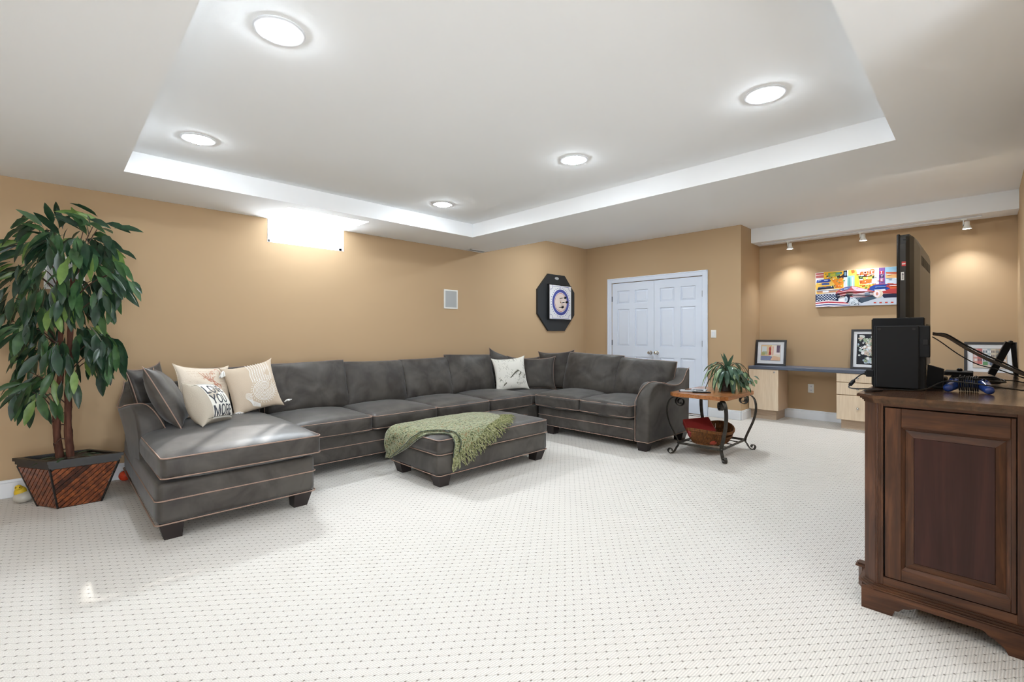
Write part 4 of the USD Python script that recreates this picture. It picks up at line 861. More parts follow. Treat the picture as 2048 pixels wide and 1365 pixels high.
# basket of twigs on the stretchers
bk = thing('wicker_basket', 'oval brown twig basket with hand holes on the shelf of the side table', 'basket', (cx_ - .02, cy_, .110))
bx, by, BA, BB, BZ0, BZ1 = cx_ - .03, cy_ + .01, .30, .205, .112, .245
def bpt(a, t, k=1.0): s_ = (.74 + .26 * math.sin(t * PI / 2)) * k; return np.array([bx + BA * s_ * math.cos(a), by + BB * s_ * math.sin(a), BZ0 + (BZ1 - BZ0) * t + .022 * math.cos(2 * a) * t])
tw = []; rr = random.Random(4)
hole = lambda a: abs(math.sin(a)) > .87
for i in range(170):
    a = 2 * PI * i / 170 + rr.uniform(-.01, .01)
    segs = [(0, 1)] if not hole(a) else [(0, .52), (.9, 1)]
    for t0, t1 in segs: tw.append(tube([bpt(a + rr.uniform(-.006, .006), t, 1 + rr.uniform(-.006, .008)) for t in np.linspace(t0, t1, 5)], rr.uniform(.0042, .0062), 5))
obj('twig_wall', cat(tw), 'wicker', bk, kind='stuff')
for t, rad in ((0.03, .008), (.93, .009), (1.02, .009)): obj('rim_band', tube([bpt(a, t, 1.012) for a in np.linspace(0, 2 * PI, 60, endpoint=False)], rad, 7, True), 'wicker', bk, smooth=True)
for s_ in (1, -1): obj('handle_edge', tube([bpt(s_ * PI / 2 + a, .54) for a in np.linspace(-.52, .52, 14)], .006, 6), 'wicker', bk, smooth=True)
obj('basket_floor', prism(Polygon([bpt(a, 0, .98)[:2] for a in np.linspace(0, 2 * PI, 40, endpoint=False)]), .008).apply_translation((0, 0, BZ0)), 'wicker', bk)
rb = thing('red_box', 'red leather-look box leaning inside the wicker basket', 'box', (4.72, 2.02, .125))
Rr = Rz(-.75) @ Rx(.55) @ Ry(-.12); f = lambda m: xf(m, Rr, (4.66, 2.03, .262))
obj('box_body', f(box(-.13, .13, -.10, .10, -.030, .012, .006)), 'red_leather', rb); obj('box_lid', f(box(-.133, .133, -.103, .103, .014, .034, .008)), 'red_leather', rb)
obj('clasp', f(box(-.02, .02, -.112, -.100, -.01, .024, .003)), 'red_light', rb)
r2 = thing('red_pouch', 'small orange-red pouch lying low in the wicker basket', 'pouch', (4.66, 1.90, .125))
obj('pouch_body', rbox(4.58, 4.76, 1.84, 1.94, .121, .176, .025, 12, (.01, .005, .006), .002, 9), 'red_light', r2, smooth=True)
obj('zip', tube([(4.59, 1.838, .155), (4.67, 1.833, .158), (4.75, 1.838, .155)], .0025, 6), 'black_trim', r2)
# things on the table
rm = thing('remote_control', 'black remote control at the front edge of the side table', 'remote', (4.60, 2.0, QZ))
Rm = Rz(-1.02); f = lambda m: xf(m, Rm, (4.615, 1.985, QZ))
obj('remote_body', f(hull([(x, y, z) for x in (-.085, .085) for y in (-.019, .019) for z in (.002, .010)] + [(x * .95, y * .8, z) for x in (-.085, .085) for y in (-.019, .019) for z in (0, .014)])), 'black_trim', rm)
obj('buttons', f(cat([box(-.06 + .014 * i, -.052 + .014 * i, -.012 + .009 * j, -.006 + .009 * j, .0138, .0155, .0006) for i in range(9) for j in range(3)])), 'grille_grey', rm, kind='stuff')
rs = thing('silver_remote', 'silver grey device lying beside the black remote', 'remote', (4.62, 2.10, QZ))
f = lambda m: xf(m, Rz(-1.2), (4.60, 2.115, QZ))
obj('device_body', f(box(-.075, .075, -.035, .035, 0, .020, .005)), 'remote_silver', rs); obj('device_end', f(box(-.086, -.073, -.034, .034, .001, .019, .004)), 'desk_blue', rs); obj('device_screen', f(box(-.03, .06, -.022, .022, .0198, .0212, .0005)), 'console_black', rs)
mg = thing('magazine', 'white magazine lying on the side table behind the remotes', 'magazine', (4.76, 2.12, QZ))
f = lambda m: xf(m, Rz(.3), (4.79, 2.09, QZ))
obj('pages', f(box(-.10, .10, -.075, .075, 0, .006, .001)), 'paper_white', mg); obj('cover', f(box(-.101, .101, -.076, .076, .0062, .0072)), 'remote_silver', mg); obj('cover_print', f(box(-.07, .02, -.05, .05, .0073, .0077)), 'console_black', mg)
# potted plant on the table
px, py = 4.97, 1.87
pp = thing('potted_plant', 'leafy green plant in a dark flared pot on the side table', 'potted plant', (px, py, QZ))
obj('pot', lathe([(0.0001, 0), (.070, 0), (.074, .004), (.070, .045), (.066, .055), (.074, .07), (.090, .16), (.098, .20), (.094, .205), (.086, .19), (.0001, .18)], 36, (px, py, QZ)), 'pot_dark', pp, smooth=40)
obj('potting_soil', lathe([(0.0001, .192), (.05, .190), (.088, .186)], 24, (px, py, QZ)), 'soil', pp, smooth=True)
r = random.Random(21); g = np.random.default_rng(8)
def blade(b, d, L, W, droop): return leaf_mesh(b, d, np.array([0, 0, 1.0]) + .01 * d, L, W, droop)
for k in range(56):
    a = r.uniform(0, 2 * PI); el = r.uniform(.1, 1.15); d = np.array([math.cos(a) * math.cos(el), math.sin(a) * math.cos(el), math.sin(el)])
    b = np.array([px, py, QZ + .19]) + np.array([d[0] * .05, d[1] * .05, r.uniform(0, .07)])
    u = r.random(); obj('leaf', blade(b, d, r.uniform(.20, .37), r.uniform(.030, .054), r.uniform(2.2, 5.0)), 'fern_dark' if u < .68 else 'leaf_mid' if u < .82 else 'fern_pale', pp, smooth=True)
for k, (a, el) in enumerate(((1.0, 1.35), (4.2, 1.2), (2.4, 1.3))):
    d = np.array([math.cos(a) * math.cos(el), math.sin(a) * math.cos(el), math.sin(el)]); obj('leaf', blade(np.array([px, py, QZ + .2]), d, .20, .048, .4), 'fern_dark', pp, smooth=True)
for k in range(40):      # small variegated leaves trailing over the right-hand side
    a = r.gauss(-1.3, .7); rad = r.uniform(.12, .25); c = np.array([px + rad * math.cos(a), py + rad * math.sin(a), QZ + r.uniform(.05, .26)]); d = np.array([math.cos(a), math.sin(a), r.uniform(-1.2, .2)])
    obj('leaf', leaf_mesh(c, d, np.array([-.6, -.4, .7]) + g.normal(0, .3, 3), r.uniform(.05, .085), r.uniform(.025, .04), 1.2), 'fern_pale' if k % 3 == 0 else 'fern_dark', pp, smooth=True)
st_ = []
for k in range(9):
    a = (2.2, 2.6, -1.1, -.7, -1.5, 1.6, 3.0, -.3, -1.9)[k]; d = np.array([math.cos(a), math.sin(a), 0]); c = np.array([px, py, QZ + .2])
    st_.append(tube(smoothpath([c, c + d * .09 + [0, 0, .09], c + d * .18 + [0, 0, .03], c + d * .235 + [0, 0, -.10 - .02 * (k % 3)]], 16), .0018, 5))
obj('stems', cat(st_), 'twig', pp, kind='stuff')

# ================================================================== built-in desk in the alcove
DX, DZT = 7.12, 0.748
dk = obj('worktop', box(DX, XA - .017, YR + .003, YA - .003, DZT - .040, DZT, .003), 'desk_blue', None, label='long slate-blue laminate worktop spanning the alcove', cat='worktop', loc=(7.36, 1.06, DZT - .040))
def frontx(x, y0, y1, z0, z1, t=.018): return box(x, x + t, y0, y1, z0, z1, .0015)
c1 = thing('desk_cabinet', 'pale maple cabinet with one door under the left end of the desk', 'cabinet', (7.36, 2.18, 0))
obj('cabinet_body', box(DX + .03, XA - .02, 2.0, YA - .004, .135, DZT - .041), 'maple_side', c1)
d = obj('door', frontx(DX + .010, 2.0, YA - .006, .138, DZT - .043), 'maple', c1)
obj('knob', xf(lathe([(0.0001, 0), (.006, 0), (.006, .012), (.013, .016), (.014, .022), (.010, .026), (.0001, .027)], 20), Ry(-PI / 2), (DX + .010, 2.045, .672)), 'chrome', d, smooth=40)
obj('toe_kick', box(DX + .075, XA - .02, 2.04, YA - .006, 0.0, .134), 'kick_wood', c1)
c2 = thing('desk_drawer_unit', 'pale maple drawer unit with three drawers under the right part of the desk', 'cabinet', (7.36, 1.1, 0))
obj('cabinet_body', box(DX + .03, XA - .02, .88, 1.33, .118, DZT - .041), 'maple_side', c2)
for z0, z1 in ((.598, DZT - .043), (.438, .590), (.121, .430)):
    d = obj('drawer', frontx(DX + .010, .882, 1.329, z0, z1), 'maple', c2); obj('knob', xf(lathe([(0.0001, 0), (.006, 0), (.006, .012), (.013, .016), (.014, .022), (.010, .026), (.0001, .027)], 20), Ry(-PI / 2), (DX + .010, 1.105, (z0 + z1) / 2)), 'chrome', d, smooth=40)
obj('toe_kick', box(DX + .075, XA - .02, .90, 1.29, 0.0, .117), 'kick_wood', c2)
c3 = thing('desk_cabinet', 'pale maple cabinet at the right end of the desk behind the television cabinet', 'cabinet', (7.36, -0.02, 0))
obj('cabinet_body', box(DX + .03, XA - .02, YR + .006, .18, .135, DZT - .041), 'maple_side', c3); obj('door', frontx(DX + .010, YR + .006, .18, .138, DZT - .043), 'maple', c3); obj('toe_kick', box(DX + .075, XA - .02, YR + .02, .16, 0, .134), 'kick_wood', c3)

# ------------------------------------------------------------------ pictures
def framed(label, y0, y1, z0, H, x, fw, lean, art, matw):
    """leaning frame; art(y0, y1, z0, z1) returns [(part, polygon in (right, up), ink)]"""
    t = thing('framed_picture', label, 'picture', (x, (y0 + y1) / 2, z0)); W = y1 - y0; R = Ry(lean)
    f = lambda m: xf(m, R, (x, 0, z0))
    def sheet(poly, d0, d1):
        m = prism(poly, d1 - d0); v = m.vertices; q = trimesh.Trimesh(np.c_[-(d0 + v[:, 2]), y1 - v[:, 0], v[:, 1]], m.faces, process=False)
        if q.volume < 0: q.invert()
        return f(q)
    fr = sheet(Polygon([(0, 0), (W, 0), (W, H), (0, H)], [[(fw, fw), (W - fw, fw), (W - fw, H - fw), (fw, H - fw)]]), -.012, .012)
    obj('frame', fr, 'frame_black', t); obj('backing', sheet(sbox(.004, .004, W - .004, H - .004), -.012, -.006), 'console_black', t)
    obj('mat', sheet(sbox(fw - .002, fw - .002, W - fw + .002, H - fw + .002), -.004, -.001), 'mat_board', t)
    a0, a1, b0, b1 = fw + matw, W - fw - matw, fw + matw, H - fw - matw
    for k, (nm, poly, ink) in enumerate(art(a0, a1, b0, b1)):
        if poly.is_empty: continue
        for gm in getattr(poly, 'geoms', [poly]): obj(nm, sheet(gm, -.0008, -.0004 + .00022 * k), ink, t)
    obj('glass', sheet(sbox(fw - .001, fw - .001, W - fw + .001, H - fw + .001), .0055, .0070), 'frame_glass', t)
    return t
def art_room(a0, a1, b0, b1):
    w, h = a1 - a0, b1 - b0; q = lambda x0, y0, x1, y1: sbox(a0 + x0 * w, b0 + y0 * h, a0 + x1 * w, b0 + y1 * h); pg = lambda *p: Polygon([(a0 + x * w, b0 + y * h) for x, y in p])
    L = [('art_paper', q(0, 0, 1, 1), flat(120, 112, 120)), ('art_paper', q(.01, .015, .99, .985), flat(232, 222, 206)), ('painted_floor', pg((.01, .02), (.99, .02), (.99, .12), (.45, .30), (.01, .30)), flat(138, 146, 178)), ('painted_floor', pg((.5, .02), (.99, .02), (.99, .22), (.62, .32)), flat(226, 190, 160)),
         ('painted_wall', pg((.01, .30), (.45, .30), (.55, .45), (.55, .98), (.01, .98)), flat(224, 196, 158)), ('painted_panel', q(.05, .55, .3, .9), flat(214, 222, 224)), ('painted_panel', q(.08, .38, .34, .58), flat(176, 186, 160)), ('painted_panel', q(.68, .4, .98, .95), flat(238, 228, 226)),
         ('painted_door', q(.80, .52, .96, .97), flat(110, 92, 112)), ('painted_figure', pg((.40, .36), (.54, .36), (.50, .62), (.52, .74), (.46, .92), (.41, .76), (.43, .62)), flat(178, 62, 62)), ('painted_shrub', pg((.02, .34), (.2, .34), (.22, .5), (.05, .52)), flat(168, 172, 120)), ('painted_line', q(.6, .34, .63, .9), flat(222, 140, 140))]
    return L
def art_cluster(a0, a1, b0, b1):
    w, h = a1 - a0, b1 - b0; L = [('art_paper', sbox(a0, b0, a1, b1), flat(46, 48, 54))]; r = random.Random(31); inks = [(226, 226, 228), (206, 210, 206), (186, 202, 196), (196, 186, 168), (180, 196, 210), (208, 188, 176), (240, 240, 240), (160, 176, 150)]
    for i, c in enumerate(inks):
        blobs = [shapely.Point(a0 + w * min(.97, max(.05, r.gauss(.5, .22))), b0 + h * r.uniform(.05, .95)).buffer(w * r.uniform(.03, .085), quad_segs=4) for _ in range(15)]
        L.append(('art_bubbles', shapely.union_all(blobs).intersection(sbox(a0 + .03 * w, b0 + .03 * h, a1, b1 - .02 * h)), flat(*c)))
    L.append(('art_bubbles', shapely.union_all([shapely.Point(a0 + w * r.uniform(.2, .95), b0 + h * r.uniform(.05, .95)).buffer(w * r.uniform(.008, .02), quad_segs=3) for _ in range(70)]), flat(60, 64, 66)))
    return L
def art_street(a0, a1, b0, b1):
    w, h = a1 - a0, b1 - b0; q = lambda x0, y0, x1, y1: sbox(a0 + x0 * w, b0 + y0 * h, a0 + x1 * w, b0 + y1 * h)
    L = [('art_paper', q(0, 0, 1, 1), flat(90, 84, 90)), ('art_paper', q(.008, .012, .992, .988), flat(214, 204, 190))]; x = .01; r = random.Random(9)
    for i, (c, wd) in enumerate((((206, 160, 150), .13), ((196, 120, 118), .14), ((214, 214, 216), .15), ((170, 180, 188), .1), ((206, 196, 178), .14), ((180, 168, 150), .1), ((190, 158, 132), .2))):
        L.append(('painted_house', q(x, .2, x + wd, .985), flat(*c)))
        L.append(('painted_windows', shapely.union_all([q(x + wd * (.14 + .3 * k), .36 + .21 * j, x + wd * (.32 + .3 * k), .48 + .21 * j) for k in range(3) for j in range(3)]), flat(*((236, 238, 240), (110, 104, 110), (96, 110, 124))[i % 3]))); x += wd
    L += [('painted_shopfront', q(.3, .14, .44, .34), flat(110, 156, 110)), ('painted_shopfront', q(.5, .16, .6, .33), flat(108, 118, 136)), ('painted_street', q(.01, .015, .99, .16), flat(214, 202, 188))]
    return L
framed('small black-framed picture with a red figure at the left end of the desk', 1.975, 2.375, DZT + .001, .372, 7.375, .026, .16, art_room, .045)
framed('tall black-framed print of pale clustered bubbles behind the black games console', .86, 1.235, DZT + .001, .520, 7.44, .026, .16, art_cluster, .036)
framed('black-framed picture of a row of town houses at the right end of the desk', -.245, .165, DZT + .001, .366, 7.40, .026, .16, art_street, .045)
# car canvas: flat printed shapes on a stretched canvas
cv = thing('canvas_print', 'long colourful pop-art canvas of classic cars on the alcove wall', 'painting', (XA - .015, 1.10, 1.575))
CY0_, CY1_, CZ0, CZ1, CXF = 1.654, 0.53, 1.575, 2.055, XA - .032
obj('stretched_canvas', box(CXF, XA - .001, CY1_, CY0_, CZ0, CZ1, .003), 'mat_board', cv)
lay = [0]
def ink(nm, pts, col, smooth_=False):
    """points as on the print: x 0..1515 left to right (2000 at the far edge), y 0..690 down"""
    q = np.array(pts, float)
    if smooth_: q = smoothpath(np.c_[q, np.zeros(len(q))], 6 * len(q), True)[:, :2]
    g_ = Polygon(q).buffer(0).intersection(sbox(2, 2, 1946, 688))
    if g_.is_empty: return
    lay[0] += 1
    for gg in getattr(g_, 'geoms', [g_]):
        if gg.geom_type != 'Polygon': continue
        m = prism(gg, 1.0); v = m.vertices; d = .0004 + .00003 * lay[0]
        k = trimesh.Trimesh(np.c_[CXF - v[:, 2] * d, CY0_ - v[:, 0] * .000577, CZ1 - v[:, 1] * .000696], m.faces, process=False)
        if k.volume < 0: k.invert()
        obj(nm, k, flat(*col), cv)
def ell(cx, cy, a, b, n=26): return [(cx + a * math.cos(t), cy + b * math.sin(t)) for t in np.linspace(0, 2 * PI, n, endpoint=False)]
R4 = lambda x0, y0, x1, y1: [(x0, y0), (x1, y0), (x1, y1), (x0, y1)]
for q, c in ((R4(0, 0, 1950, 690), (236, 236, 240)), (R4(170, 0, 560, 330), (240, 186, 60)), (R4(10, 10, 170, 110), (196, 110, 108)), (R4(10, 44, 165, 58), (236, 226, 226)), (R4(260, 20, 530, 100), (128, 160, 86)), (R4(300, 38, 400, 90), (196, 190, 70)), (R4(420, 30, 530, 60), (96, 150, 150)),
             ([(420, 100), (560, 70), (560, 150), (470, 170)], (60, 50, 50)), (R4(0, 120, 160, 200), (242, 238, 232)), ([(340, 170), (540, 130), (540, 330), (350, 330)], (232, 140, 50)), (R4(560, 0, 630, 130), (36, 40, 62)), (R4(575, 30, 618, 100), (120, 150, 170)), (R4(575, 130, 600, 330), (206, 214, 226)), (R4(630, 100, 780, 330), (150, 196, 190)), (R4(650, 140, 690, 330), (96, 150, 156)), (R4(720, 140, 745, 330), (220, 236, 234)),
             ([(650, 0), (800, 0), (830, 110), (650, 110)], (244, 200, 90)), ([(700, 10), (760, 0), (780, 50), (720, 70)], (214, 110, 50)), (R4(770, 110, 860, 380), (246, 206, 70)), (R4(830, 0, 900, 110), (248, 240, 226)), ([(870, 60), (1160, 10), (1180, 100), (880, 130)], (216, 96, 50)), ([(840, 130), (960, 110), (1160, 130), (1150, 190), (850, 180)], (52, 66, 52)), ([(920, 150), (1100, 150), (1080, 220), (930, 210)], (222, 190, 90)), ([(860, 210), (1090, 200), (1080, 270), (870, 290)], (220, 112, 50)), (R4(880, 280, 890, 380), (110, 60, 40)), (R4(960, 280, 968, 390), (110, 60, 40)), (R4(1040, 270, 1048, 380), (110, 60, 40)), (R4(860, 290, 1130, 380), (246, 206, 90)),
             (R4(1130, 0, 1210, 340), (226, 224, 232)), (R4(1210, 0, 1320, 320), (124, 90, 150)), (R4(1222, 60, 1300, 120), (180, 60, 80)), (R4(1222, 130, 1300, 190), (70, 50, 90)), (R4(1222, 200, 1300, 260), (170, 80, 110)), (R4(1320, 0, 1950, 350), (150, 190, 214)), ([(1330, 90), (1950, 130), (1950, 190), (1340, 120)], (190, 90, 60)), ([(1330, 130), (1950, 170), (1950, 230), (1330, 200)], (226, 170, 110)), (R4(1330, 210, 1950, 350), (196, 208, 222)),
             (R4(0, 440, 460, 690), (44, 56, 92))): ink('printed_shape', q, c)
# checkered flag and stripes
for j in range(5):
    for k in range(7): ink('printed_check', [(20 + 58 * k + 29 * (j % 2), 452 + 24 * j), (50 + 58 * k + 29 * (j % 2), 450 + 24 * j), (58 + 58 * k + 29 * (j % 2), 464 + 24 * j), (28 + 58 * k + 29 * (j % 2), 466 + 24 * j)], (220, 226, 236))
for k, c in enumerate(((232, 220, 226), (190, 70, 84), (238, 232, 238), (90, 104, 150), (236, 226, 230))): ink('printed_stripe', [(0, 580 + 22 * k), (260, 560 + 24 * k), (560, 590 + 22 * k), (900, 640 + 10 * k), (900, 662 + 10 * k), (560, 612 + 22 * k), (260, 584 + 24 * k), (0, 602 + 22 * k)], c)
ink('printed_road', [(560, 520), (1200, 500), (1950, 560), (1950, 690), (700, 690)], (196, 202, 214)); ink('printed_shadow', [(700, 540), (1100, 500), (1180, 560), (900, 640)], (70, 84, 100)); ink('printed_shadow', [(1250, 490), (1950, 480), (1950, 560), (1300, 560)], (40, 42, 66))
# cars
ink('printed_car', [(0, 260), (40, 170), (300, 150), (380, 240), (400, 330), (520, 330), (440, 400), (20, 430)], (236, 190, 92)); ink('printed_car', [(30, 150), (290, 140), (320, 205), (20, 205)], (60, 84, 170)); ink('printed_car', R4(130, 220, 280, 255), (52, 84, 170)); ink('printed_car', [(60, 290), (360, 280), (380, 335), (40, 345)], (48, 58, 84)); ink('printed_car', R4(20, 345, 480, 375), (186, 194, 208)); ink('printed_car', R4(40, 375, 420, 410), (190, 140, 110)); ink('printed_plate', R4(150, 360, 270, 405), (236, 236, 246))
for x in (405, 470): ink('printed_lamp', ell(x, 290, 28, 22), (222, 110, 50)); ink('printed_lamp', ell(x, 290, 14, 12), (240, 190, 130))
ink('printed_car', [(410, 420), (480, 360), (600, 320), (720, 310), (830, 330), (1000, 390), (1140, 420), (1120, 490), (960, 530), (740, 520), (560, 500), (440, 470)], (178, 88, 92), True); ink('printed_car', [(480, 370), (600, 325), (700, 318), (640, 372), (540, 390)], (96, 110, 160), True); ink('printed_car', [(720, 320), (830, 340), (1010, 400), (900, 420), (760, 380)], (226, 190, 206), True); ink('printed_car', [(600, 440), (720, 430), (760, 480), (680, 500)], (90, 74, 60), True); ink('printed_car', [(740, 470), (1080, 440), (1100, 500), (800, 530)], (206, 190, 196), True); ink('printed_car', [(960, 450), (1040, 440), (1050, 500), (970, 520)], (120, 140, 166), True)
ink('printed_wheel', ell(450, 480, 42, 52), (44, 48, 70)); ink('printed_wheel', ell(630, 540, 56, 84), (40, 46, 66)); ink('printed_wheel', ell(606, 556, 34, 60), (206, 216, 228)); ink('printed_wheel', ell(606, 556, 18, 34), (150, 166, 186))
ink('printed_car', [(1010, 400), (1080, 330), (1200, 300), (1420, 310), (1800, 330), (1950, 360), (1950, 490), (1300, 480), (1150, 450)], (176, 66, 66), True); ink('printed_car', [(1040, 390), (1120, 320), (1380, 315), (1330, 350), (1400, 400), (1180, 430)], (44, 74, 150), True); ink('printed_car', [(1390, 330), (1560, 330), (1540, 400), (1410, 400)], (206, 96, 60)); ink('printed_car', [(1130, 400), (1320, 400), (1340, 430), (1150, 440)], (230, 226, 232)); ink('printed_wheel', ell(1200, 480, 86, 74), (218, 200, 180)); ink('printed_wheel', ell(1180, 480, 52, 60), (236, 220, 226)); ink('printed_wheel', ell(1180, 480, 22, 30), (200, 130, 110)); ink('printed_splash', [(690, 560), (780, 545), (840, 600), (800, 680), (700, 670), (670, 610)], (214, 222, 230), True)
for k in range(8): ink('printed_dash', R4(1120 + 100 * k, 632 + 2 * k, 1165 + 100 * k, 652 + 2 * k), (196, 80, 66))
# busier detail: windows, chrome lines, awnings, sign bands, reflections
rq = random.Random(17)
for _ in range(34):
    x, y = rq.uniform(180, 560), rq.uniform(20, 300); w_, h_ = rq.uniform(8, 46), rq.uniform(5, 22); ink('printed_detail', [(x, y), (x + w_, y - h_ * .3), (x + w_ * .9, y + h_), (x + w_ * .1, y + h_ * 1.2)], rq.choice(((250, 220, 110), (200, 90, 40), (70, 60, 60), (240, 240, 230), (110, 150, 90), (222, 150, 60))))
for _ in range(34):
    x, y = rq.uniform(780, 1190), rq.uniform(10, 360); w_, h_ = rq.uniform(8, 60), rq.uniform(4, 20); ink('printed_detail', [(x, y), (x + w_, y - h_ * .5), (x + w_, y + h_ * .7), (x, y + h_)], rq.choice(((250, 226, 120), (196, 70, 40), (50, 56, 50), (248, 244, 232), (232, 130, 60), (120, 150, 80))))
for _ in range(22):
    x, y = rq.uniform(1330, 1900), rq.uniform(10, 330); w_, h_ = rq.uniform(20, 120), rq.uniform(4, 12); ink('printed_detail', [(x, y), (x + w_, y + h_ * .8), (x + w_, y + h_ * 1.6), (x, y + h_)], rq.choice(((230, 236, 244), (120, 160, 190), (206, 110, 80), (240, 210, 170))))
for _ in range(40):
    x, y = rq.uniform(660, 860), rq.uniform(540, 680); w_ = rq.uniform(8, 34); ink('printed_splash', [(x, y), (x + w_, y - 5), (x + w_ * .8, y + 5), (x + 2, y + 7)], rq.choice(((246, 248, 252), (120, 136, 156), (170, 184, 198), (84, 96, 116))))
for y, c in ((405, (236, 214, 224)), (428, (110, 40, 50)), (462, (240, 232, 236)), (488, (60, 54, 70))): ink('printed_line', smoothpath([(440, y + 20, 0), (640, y - 10, 0), (860, y + 2, 0), (1110, y + 16, 0)], 20)[:, :2].tolist() + smoothpath([(1110, y + 22, 0), (860, y + 10, 0), (640, y - 2, 0), (440, y + 27, 0)], 20)[:, :2].tolist(), c)
for x0, y0, x1, y1, c in ((500, 372, 530, 384, (226, 232, 246)), (570, 352, 640, 366, (200, 206, 236)), (960, 436, 1030, 446, (236, 236, 240)), (1400, 340, 1540, 348, (250, 240, 236)), (1150, 352, 1330, 360, (160, 190, 230)), (50, 160, 120, 176, (170, 190, 236)), (180, 158, 250, 172, (220, 228, 246)), (60, 214, 120, 226, (252, 226, 150)), (20, 350, 470, 356, (244, 246, 250)), (60, 300, 350, 306, (120, 132, 156))): ink('printed_line', R4(x0, y0, x1, y1), c)
def canvas_text(s_, x, y, h, col):
    m = meshkit.text_mesh(s_, h, .0004, True); v = m.vertices; lay[0] += 1
    k = trimesh.Trimesh(np.c_[CXF - .0004 - .00003 * lay[0] - v[:, 2], CY0_ - x * .000577 - v[:, 0], CZ1 - y * .000696 + v[:, 1]], m.faces, process=False)
    if k.volume < 0: k.invert()
    obj('printed_word', k, flat(*col), cv)
canvas_text('OTE', 930, 100, .040, (238, 214, 190))
for k, chh in enumerate('ITE'): canvas_text(chh, 1240, 112 + 70 * k, .032, (232, 216, 236))

# ------------------------------------------------------------------ dartboard on the long wall
db = thing('dartboard', 'black octagonal dartboard backboard with a white square face and blue ring', 'dartboard', (5.99, YW, 1.255))
def wallsheet(poly, d0, d1):
    m = prism(poly, d1 - d0); v = m.vertices; q = trimesh.Trimesh(np.c_[v[:, 0], YW - d0 - v[:, 2], v[:, 1]], m.faces, process=False)
    if q.volume < 0: q.invert()
    return q
ocx, ocz = 5.99, 1.724; oc = [(5.775, 1.258), (6.205, 1.258), (6.468, 1.53), (6.468, 1.92), (6.205, 2.19), (5.775, 2.19), (5.512, 1.92), (5.512, 1.53)]
op = Polygon(oc); obj('backboard', cat([wallsheet(op, .0, .026), wallsheet(op.buffer(-.006, join_style=2), .0, .030)]), 'black_board', db)
fx0, fx1, fz0, fz1 = 5.762, 6.318, 1.452, 2.008
obj('face_frame', wallsheet(sbox(fx0 - .014, fz0 - .014, fx1 + .014, fz1 + .014), .030, .068), 'black_trim', db)
obj('face', wallsheet(sbox(fx0, fz0, fx1, fz1), .0681, .072), 'face_white', db)
fcx, fcz = (fx0 + fx1) / 2, (fz0 + fz1) / 2; P0 = shapely.Point(fcx, fcz)
def ringp(a, b): return P0.buffer(a, quad_segs=20).difference(P0.buffer(b, quad_segs=20))
obj('blue_ring', wallsheet(ringp(.216, .166), .0719, .0728), 'ring_blue', db); obj('red_ring', wallsheet(ringp(.155, .146), .0719, .0728), 'ring_red', db); obj('bull_field', wallsheet(P0.buffer(.140), .0719, .0726), 'ring_cream', db); obj('bullseye', wallsheet(ringp(.012, .0), .0719, .0730) if False else wallsheet(P0.buffer(.011), .0719, .0732), 'brass', db)
tk = []
for k in range(36):
    a = k * PI / 18; q = np.array([math.cos(a), math.sin(a)]); c = np.array([fcx, fcz]) + q * .242
    tk.append(wallsheet(shapely.LineString([c - q * .010, c + q * .010]).buffer(.0032, cap_style=2).union(shapely.LineString([c - np.array([-q[1], q[0]]) * .006, c + np.array([-q[1], q[0]]) * .006]).buffer(.0028)), .0719, .0727))
obj('ring_marks', cat(tk), 'ring_blue', db)
co = []
for ax in (-1, 1):
    for az in (-1, 1):
        c = shapely.Point(fcx + ax * .262, fcz + az * .262); co.append(wallsheet(c.buffer(.062).difference(c.buffer(.056)).intersection(sbox(fx0 + .006, fz0 + .006, fx1 - .006, fz1 - .006)), .0719, .0727))
    co.append(wallsheet(sbox(fcx - .20, fcz + ax * .262 - .003, fcx + .20, fcz + ax * .262 + .003), .0719, .0727))
obj('corner_scrolls', cat(co), 'ring_blue', db)
obj('badge', wallsheet(shapely.affinity.scale(shapely.Point(5.99, 2.128).buffer(1), .052, .022), .0299, .0315), 'grille_grey', db)
for k, (x, z, lab) in enumerate(((6.00, 1.792, 'black dart with black flights, upper of the three in the dartboard'), (6.04, 1.722, 'black dart with long black shaft, middle one in the dartboard'), (5.975, 1.640, 'black dart with a round flight, lowest of the three in the dartboard'))):
    d = thing('dart', lab, 'dart', (x, YW - .07, z)); L = .145 if k < 2 else .11; tip = np.array([x, YW - .069, z]); ax = np.array([.10, -1, .06]); ax /= np.linalg.norm(ax)
    obj('barrel', tube([tip, tip + ax * .02, tip + ax * .03, tip + ax * .07, tip + ax * .075], .005, 10, False, [.1, .35, 1.1, 1.1, .6]), 'black_trim', d, smooth=40); obj('shaft', tube([tip + ax * .074, tip + ax * L], .0022, 8), 'black_trim', d)
    for a in range(4):
        u = np.cross(ax, [0, 0, 1]); u /= np.linalg.norm(u); w_ = np.cross(u, ax); s_ = u * math.cos(a * PI / 2 + .5) + w_ * math.sin(a * PI / 2 + .5); nn = np.cross(s_, ax) * .0006
        b = tip + ax * (L - .045); obj('flight', hull([b + nn, b - nn, b + ax * .012 + s_ * .021 + nn, b + ax * .012 + s_ * .021 - nn, b + ax * .042 + s_ * .022 + nn, b + ax * .042 + s_ * .022 - nn, b + ax * .045 + nn, b + ax * .045 - nn]), 'black_trim', d)

